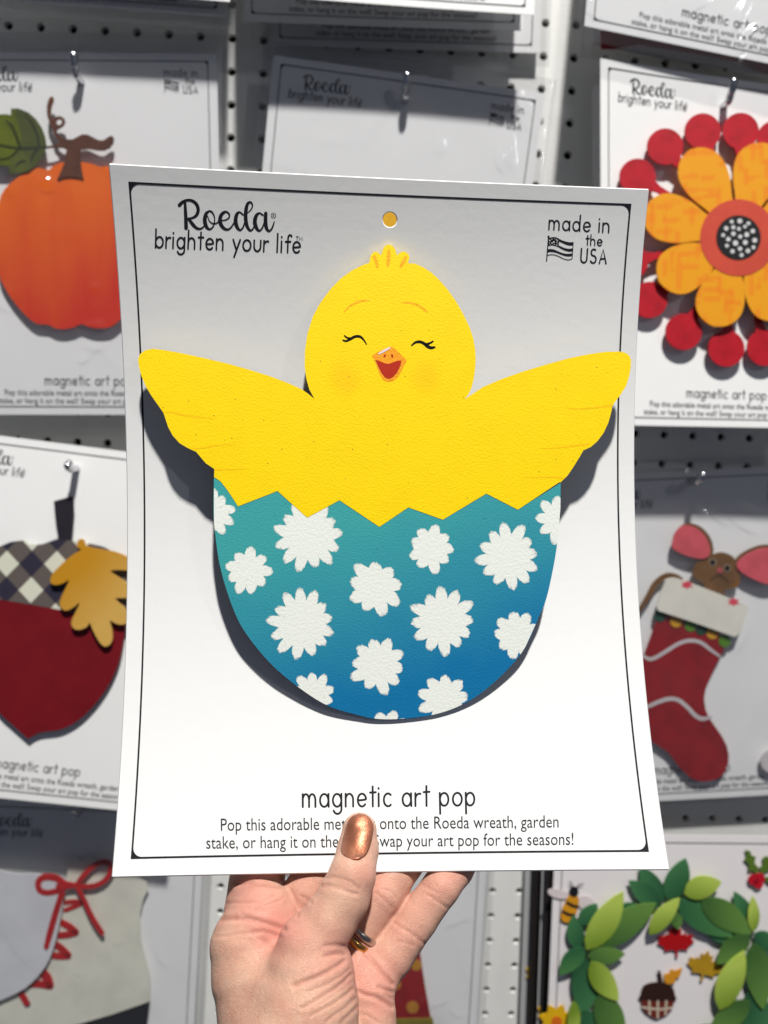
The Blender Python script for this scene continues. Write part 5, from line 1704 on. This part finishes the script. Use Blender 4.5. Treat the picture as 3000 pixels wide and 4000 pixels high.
    Rn = [q(840, 203), q(985, 235), q(1090, 330), q(1150, 450), q(1158, 560), q(1140, 690), q(1105, 830), q(1060, 960), q(985, 1090), q(840, 1170)]
    Ls, Rs = smooth_pts(Ln, 3), smooth_pts(Rn, 3)
    na = 18
    PX = []
    for a, c in zip(Ls, Rs):
        for k in range(na + 1):
            t = k / na
            PX.append((a[0] + (c[0] - a[0]) * t, a[1] + (c[1] - a[1]) * t))
    PX = np.array(PX)
    zf = front_z(PX[:, 0], PX[:, 1])
    tt = np.tile(np.linspace(-1, 1, na + 1), len(Ls)); ss = np.repeat(np.linspace(0, 1, len(Ls)), na + 1)
    # smooth base: depth along the nail's middle, plus a regular cross curve
    midz = zf.reshape(len(Ls), na + 1)[:, na // 2]
    fit = np.polyfit(np.linspace(0, 1, len(Ls))[3:], midz[3:], 2)
    base = np.polyval(fit, ss)
    halfw = np.repeat([max(0.5, np.hypot(c[0] - a[0], c[1] - a[1]) / 2 * 0.29 / F * 1000) for a, c in zip(Ls, Rs)], na + 1)
    sag = (tt * halfw) ** 2 / (2 * 8.0)
    z = np.minimum(base + sag - 0.5, np.where(zf < 320, zf, 1e3) - 0.28)
    Q = np.stack([(PX[:, 0] - 1500) / F * z, (PX[:, 1] - 2000) / F * z, z], 1)
    Wn = cam2w(Q / 1000) - org
    fs = []
    for j in range(len(Ls) - 1):
        for k in range(na):
            a = j * (na + 1) + k
            fs.append((a, a + na + 1, a + na + 2, a + 1))
    NM = bpy.data.materials.new("copper_nail_polish"); NM.use_nodes = True
    nt = NM.node_tree; b = nt.nodes["Principled BSDF"]
    b.inputs["Base Color"].default_value = (0.41, 0.150, 0.082, 1)
    b.inputs["Metallic"].default_value = 0.75; b.inputs["Roughness"].default_value = 0.40
    b.inputs["Coat Weight"].default_value = 0.4; b.inputs["Coat Roughness"].default_value = 0.08
    tc = nt.nodes.new("ShaderNodeTexCoord")
    vo = nt.nodes.new("ShaderNodeTexVoronoi"); vo.inputs["Scale"].default_value = 5200
    nt.links.new(tc.outputs["Object"], vo.inputs["Vector"])
    vm = nt.nodes.new("ShaderNodeVectorMath"); vm.operation = 'SUBTRACT'; vm.inputs[1].default_value = (0.5, 0.5, 0.5)
    nt.links.new(vo.outputs["Color"], vm.inputs[0])
    sc_ = nt.nodes.new("ShaderNodeVectorMath"); sc_.operation = 'SCALE'; sc_.inputs["Scale"].default_value = 0.20
    nt.links.new(vm.outputs[0], sc_.inputs[0])
    ge = nt.nodes.new("ShaderNodeNewGeometry")
    av = nt.nodes.new("ShaderNodeVectorMath"); av.operation = 'ADD'
    nt.links.new(ge.outputs["Normal"], av.inputs[0]); nt.links.new(sc_.outputs[0], av.inputs[1])
    nz = nt.nodes.new("ShaderNodeVectorMath"); nz.operation = 'NORMALIZE'
    nt.links.new(av.outputs[0], nz.inputs[0]); nt.links.new(nz.outputs[0], b.inputs["Normal"])
    nl = mesh_obj("thumbnail", Wn, fs, NM, ob, True)
    md = nl.modifiers.new("thickness", 'SOLIDIFY'); md.thickness = 0.0005; md.offset = -1

    # rings on the ring finger
    (a, ra), (c, rc) = CH['ring'][0], CH['ring'][1]

    def band(name, label, px, rad_add, width, mat, twist):
        axis = (c - a) / np.linalg.norm(c - a)
        t = np.clip((px[1] - 3750) / (3616 - 3750), 0, 1.3)
        ctr = a + (c - a) * t
        r = ra + (rc - ra) * t + rad_add
        axis = axis + np.array(twist); axis /= np.linalg.norm(axis)
        u = np.cross(axis, [0, 0, 1]); u /= np.linalg.norm(u); v = np.cross(axis, u)
        vs, fs = [], []
        n1_, n2_ = 64, 8
        prof = [(width / 2 * math.cos(R_(45 * k)) * (1.0), 0.5 * math.sin(R_(45 * k))) for k in range(8)]
        for i in range(n1_):
            th = 2 * math.pi * i / n1_
            d = math.cos(th) * u + math.sin(th) * v
            for (x, y) in prof:
                vs.append(cam2w((ctr + d * (r + y) + axis * x) / 1000))
        oc = cam2w(ctr / 1000)
        for i in range(n1_):
            for k in range(n2_):
                fs.append((i * n2_ + k, i * n2_ + (k + 1) % n2_, ((i + 1) % n1_) * n2_ + (k + 1) % n2_, ((i + 1) % n1_) * n2_ + k))
        o2_ = mesh_obj(name, np.array(vs) - oc, fs, mat, None, True)
        o2_.location = oc
        bm = bmesh.new(); bm.from_mesh(o2_.data); bmesh.ops.recalc_face_normals(bm, faces=bm.faces); bm.to_mesh(o2_.data); bm.free()
        tag(o2_, label, "ring", "rings worn on the ring finger")
    SI = paint("ring_silver", (0.50, 0.45, 0.40), 0.28, metallic=1.0); GO = paint("ring_gold", (0.72, 0.42, 0.12), 0.28, metallic=1.0)
    band("finger_ring", "upper silver ring on the ring finger beside the thumb", (0, 3630), 0.75, 2.6, SI, (0.0, 0.0, 0.0))
    band("finger_ring", "lower gold ring on the ring finger beside the thumb", (0, 3662), 0.75, 2.6, GO, (0.0, 0.0, 0.0))



build_hand()
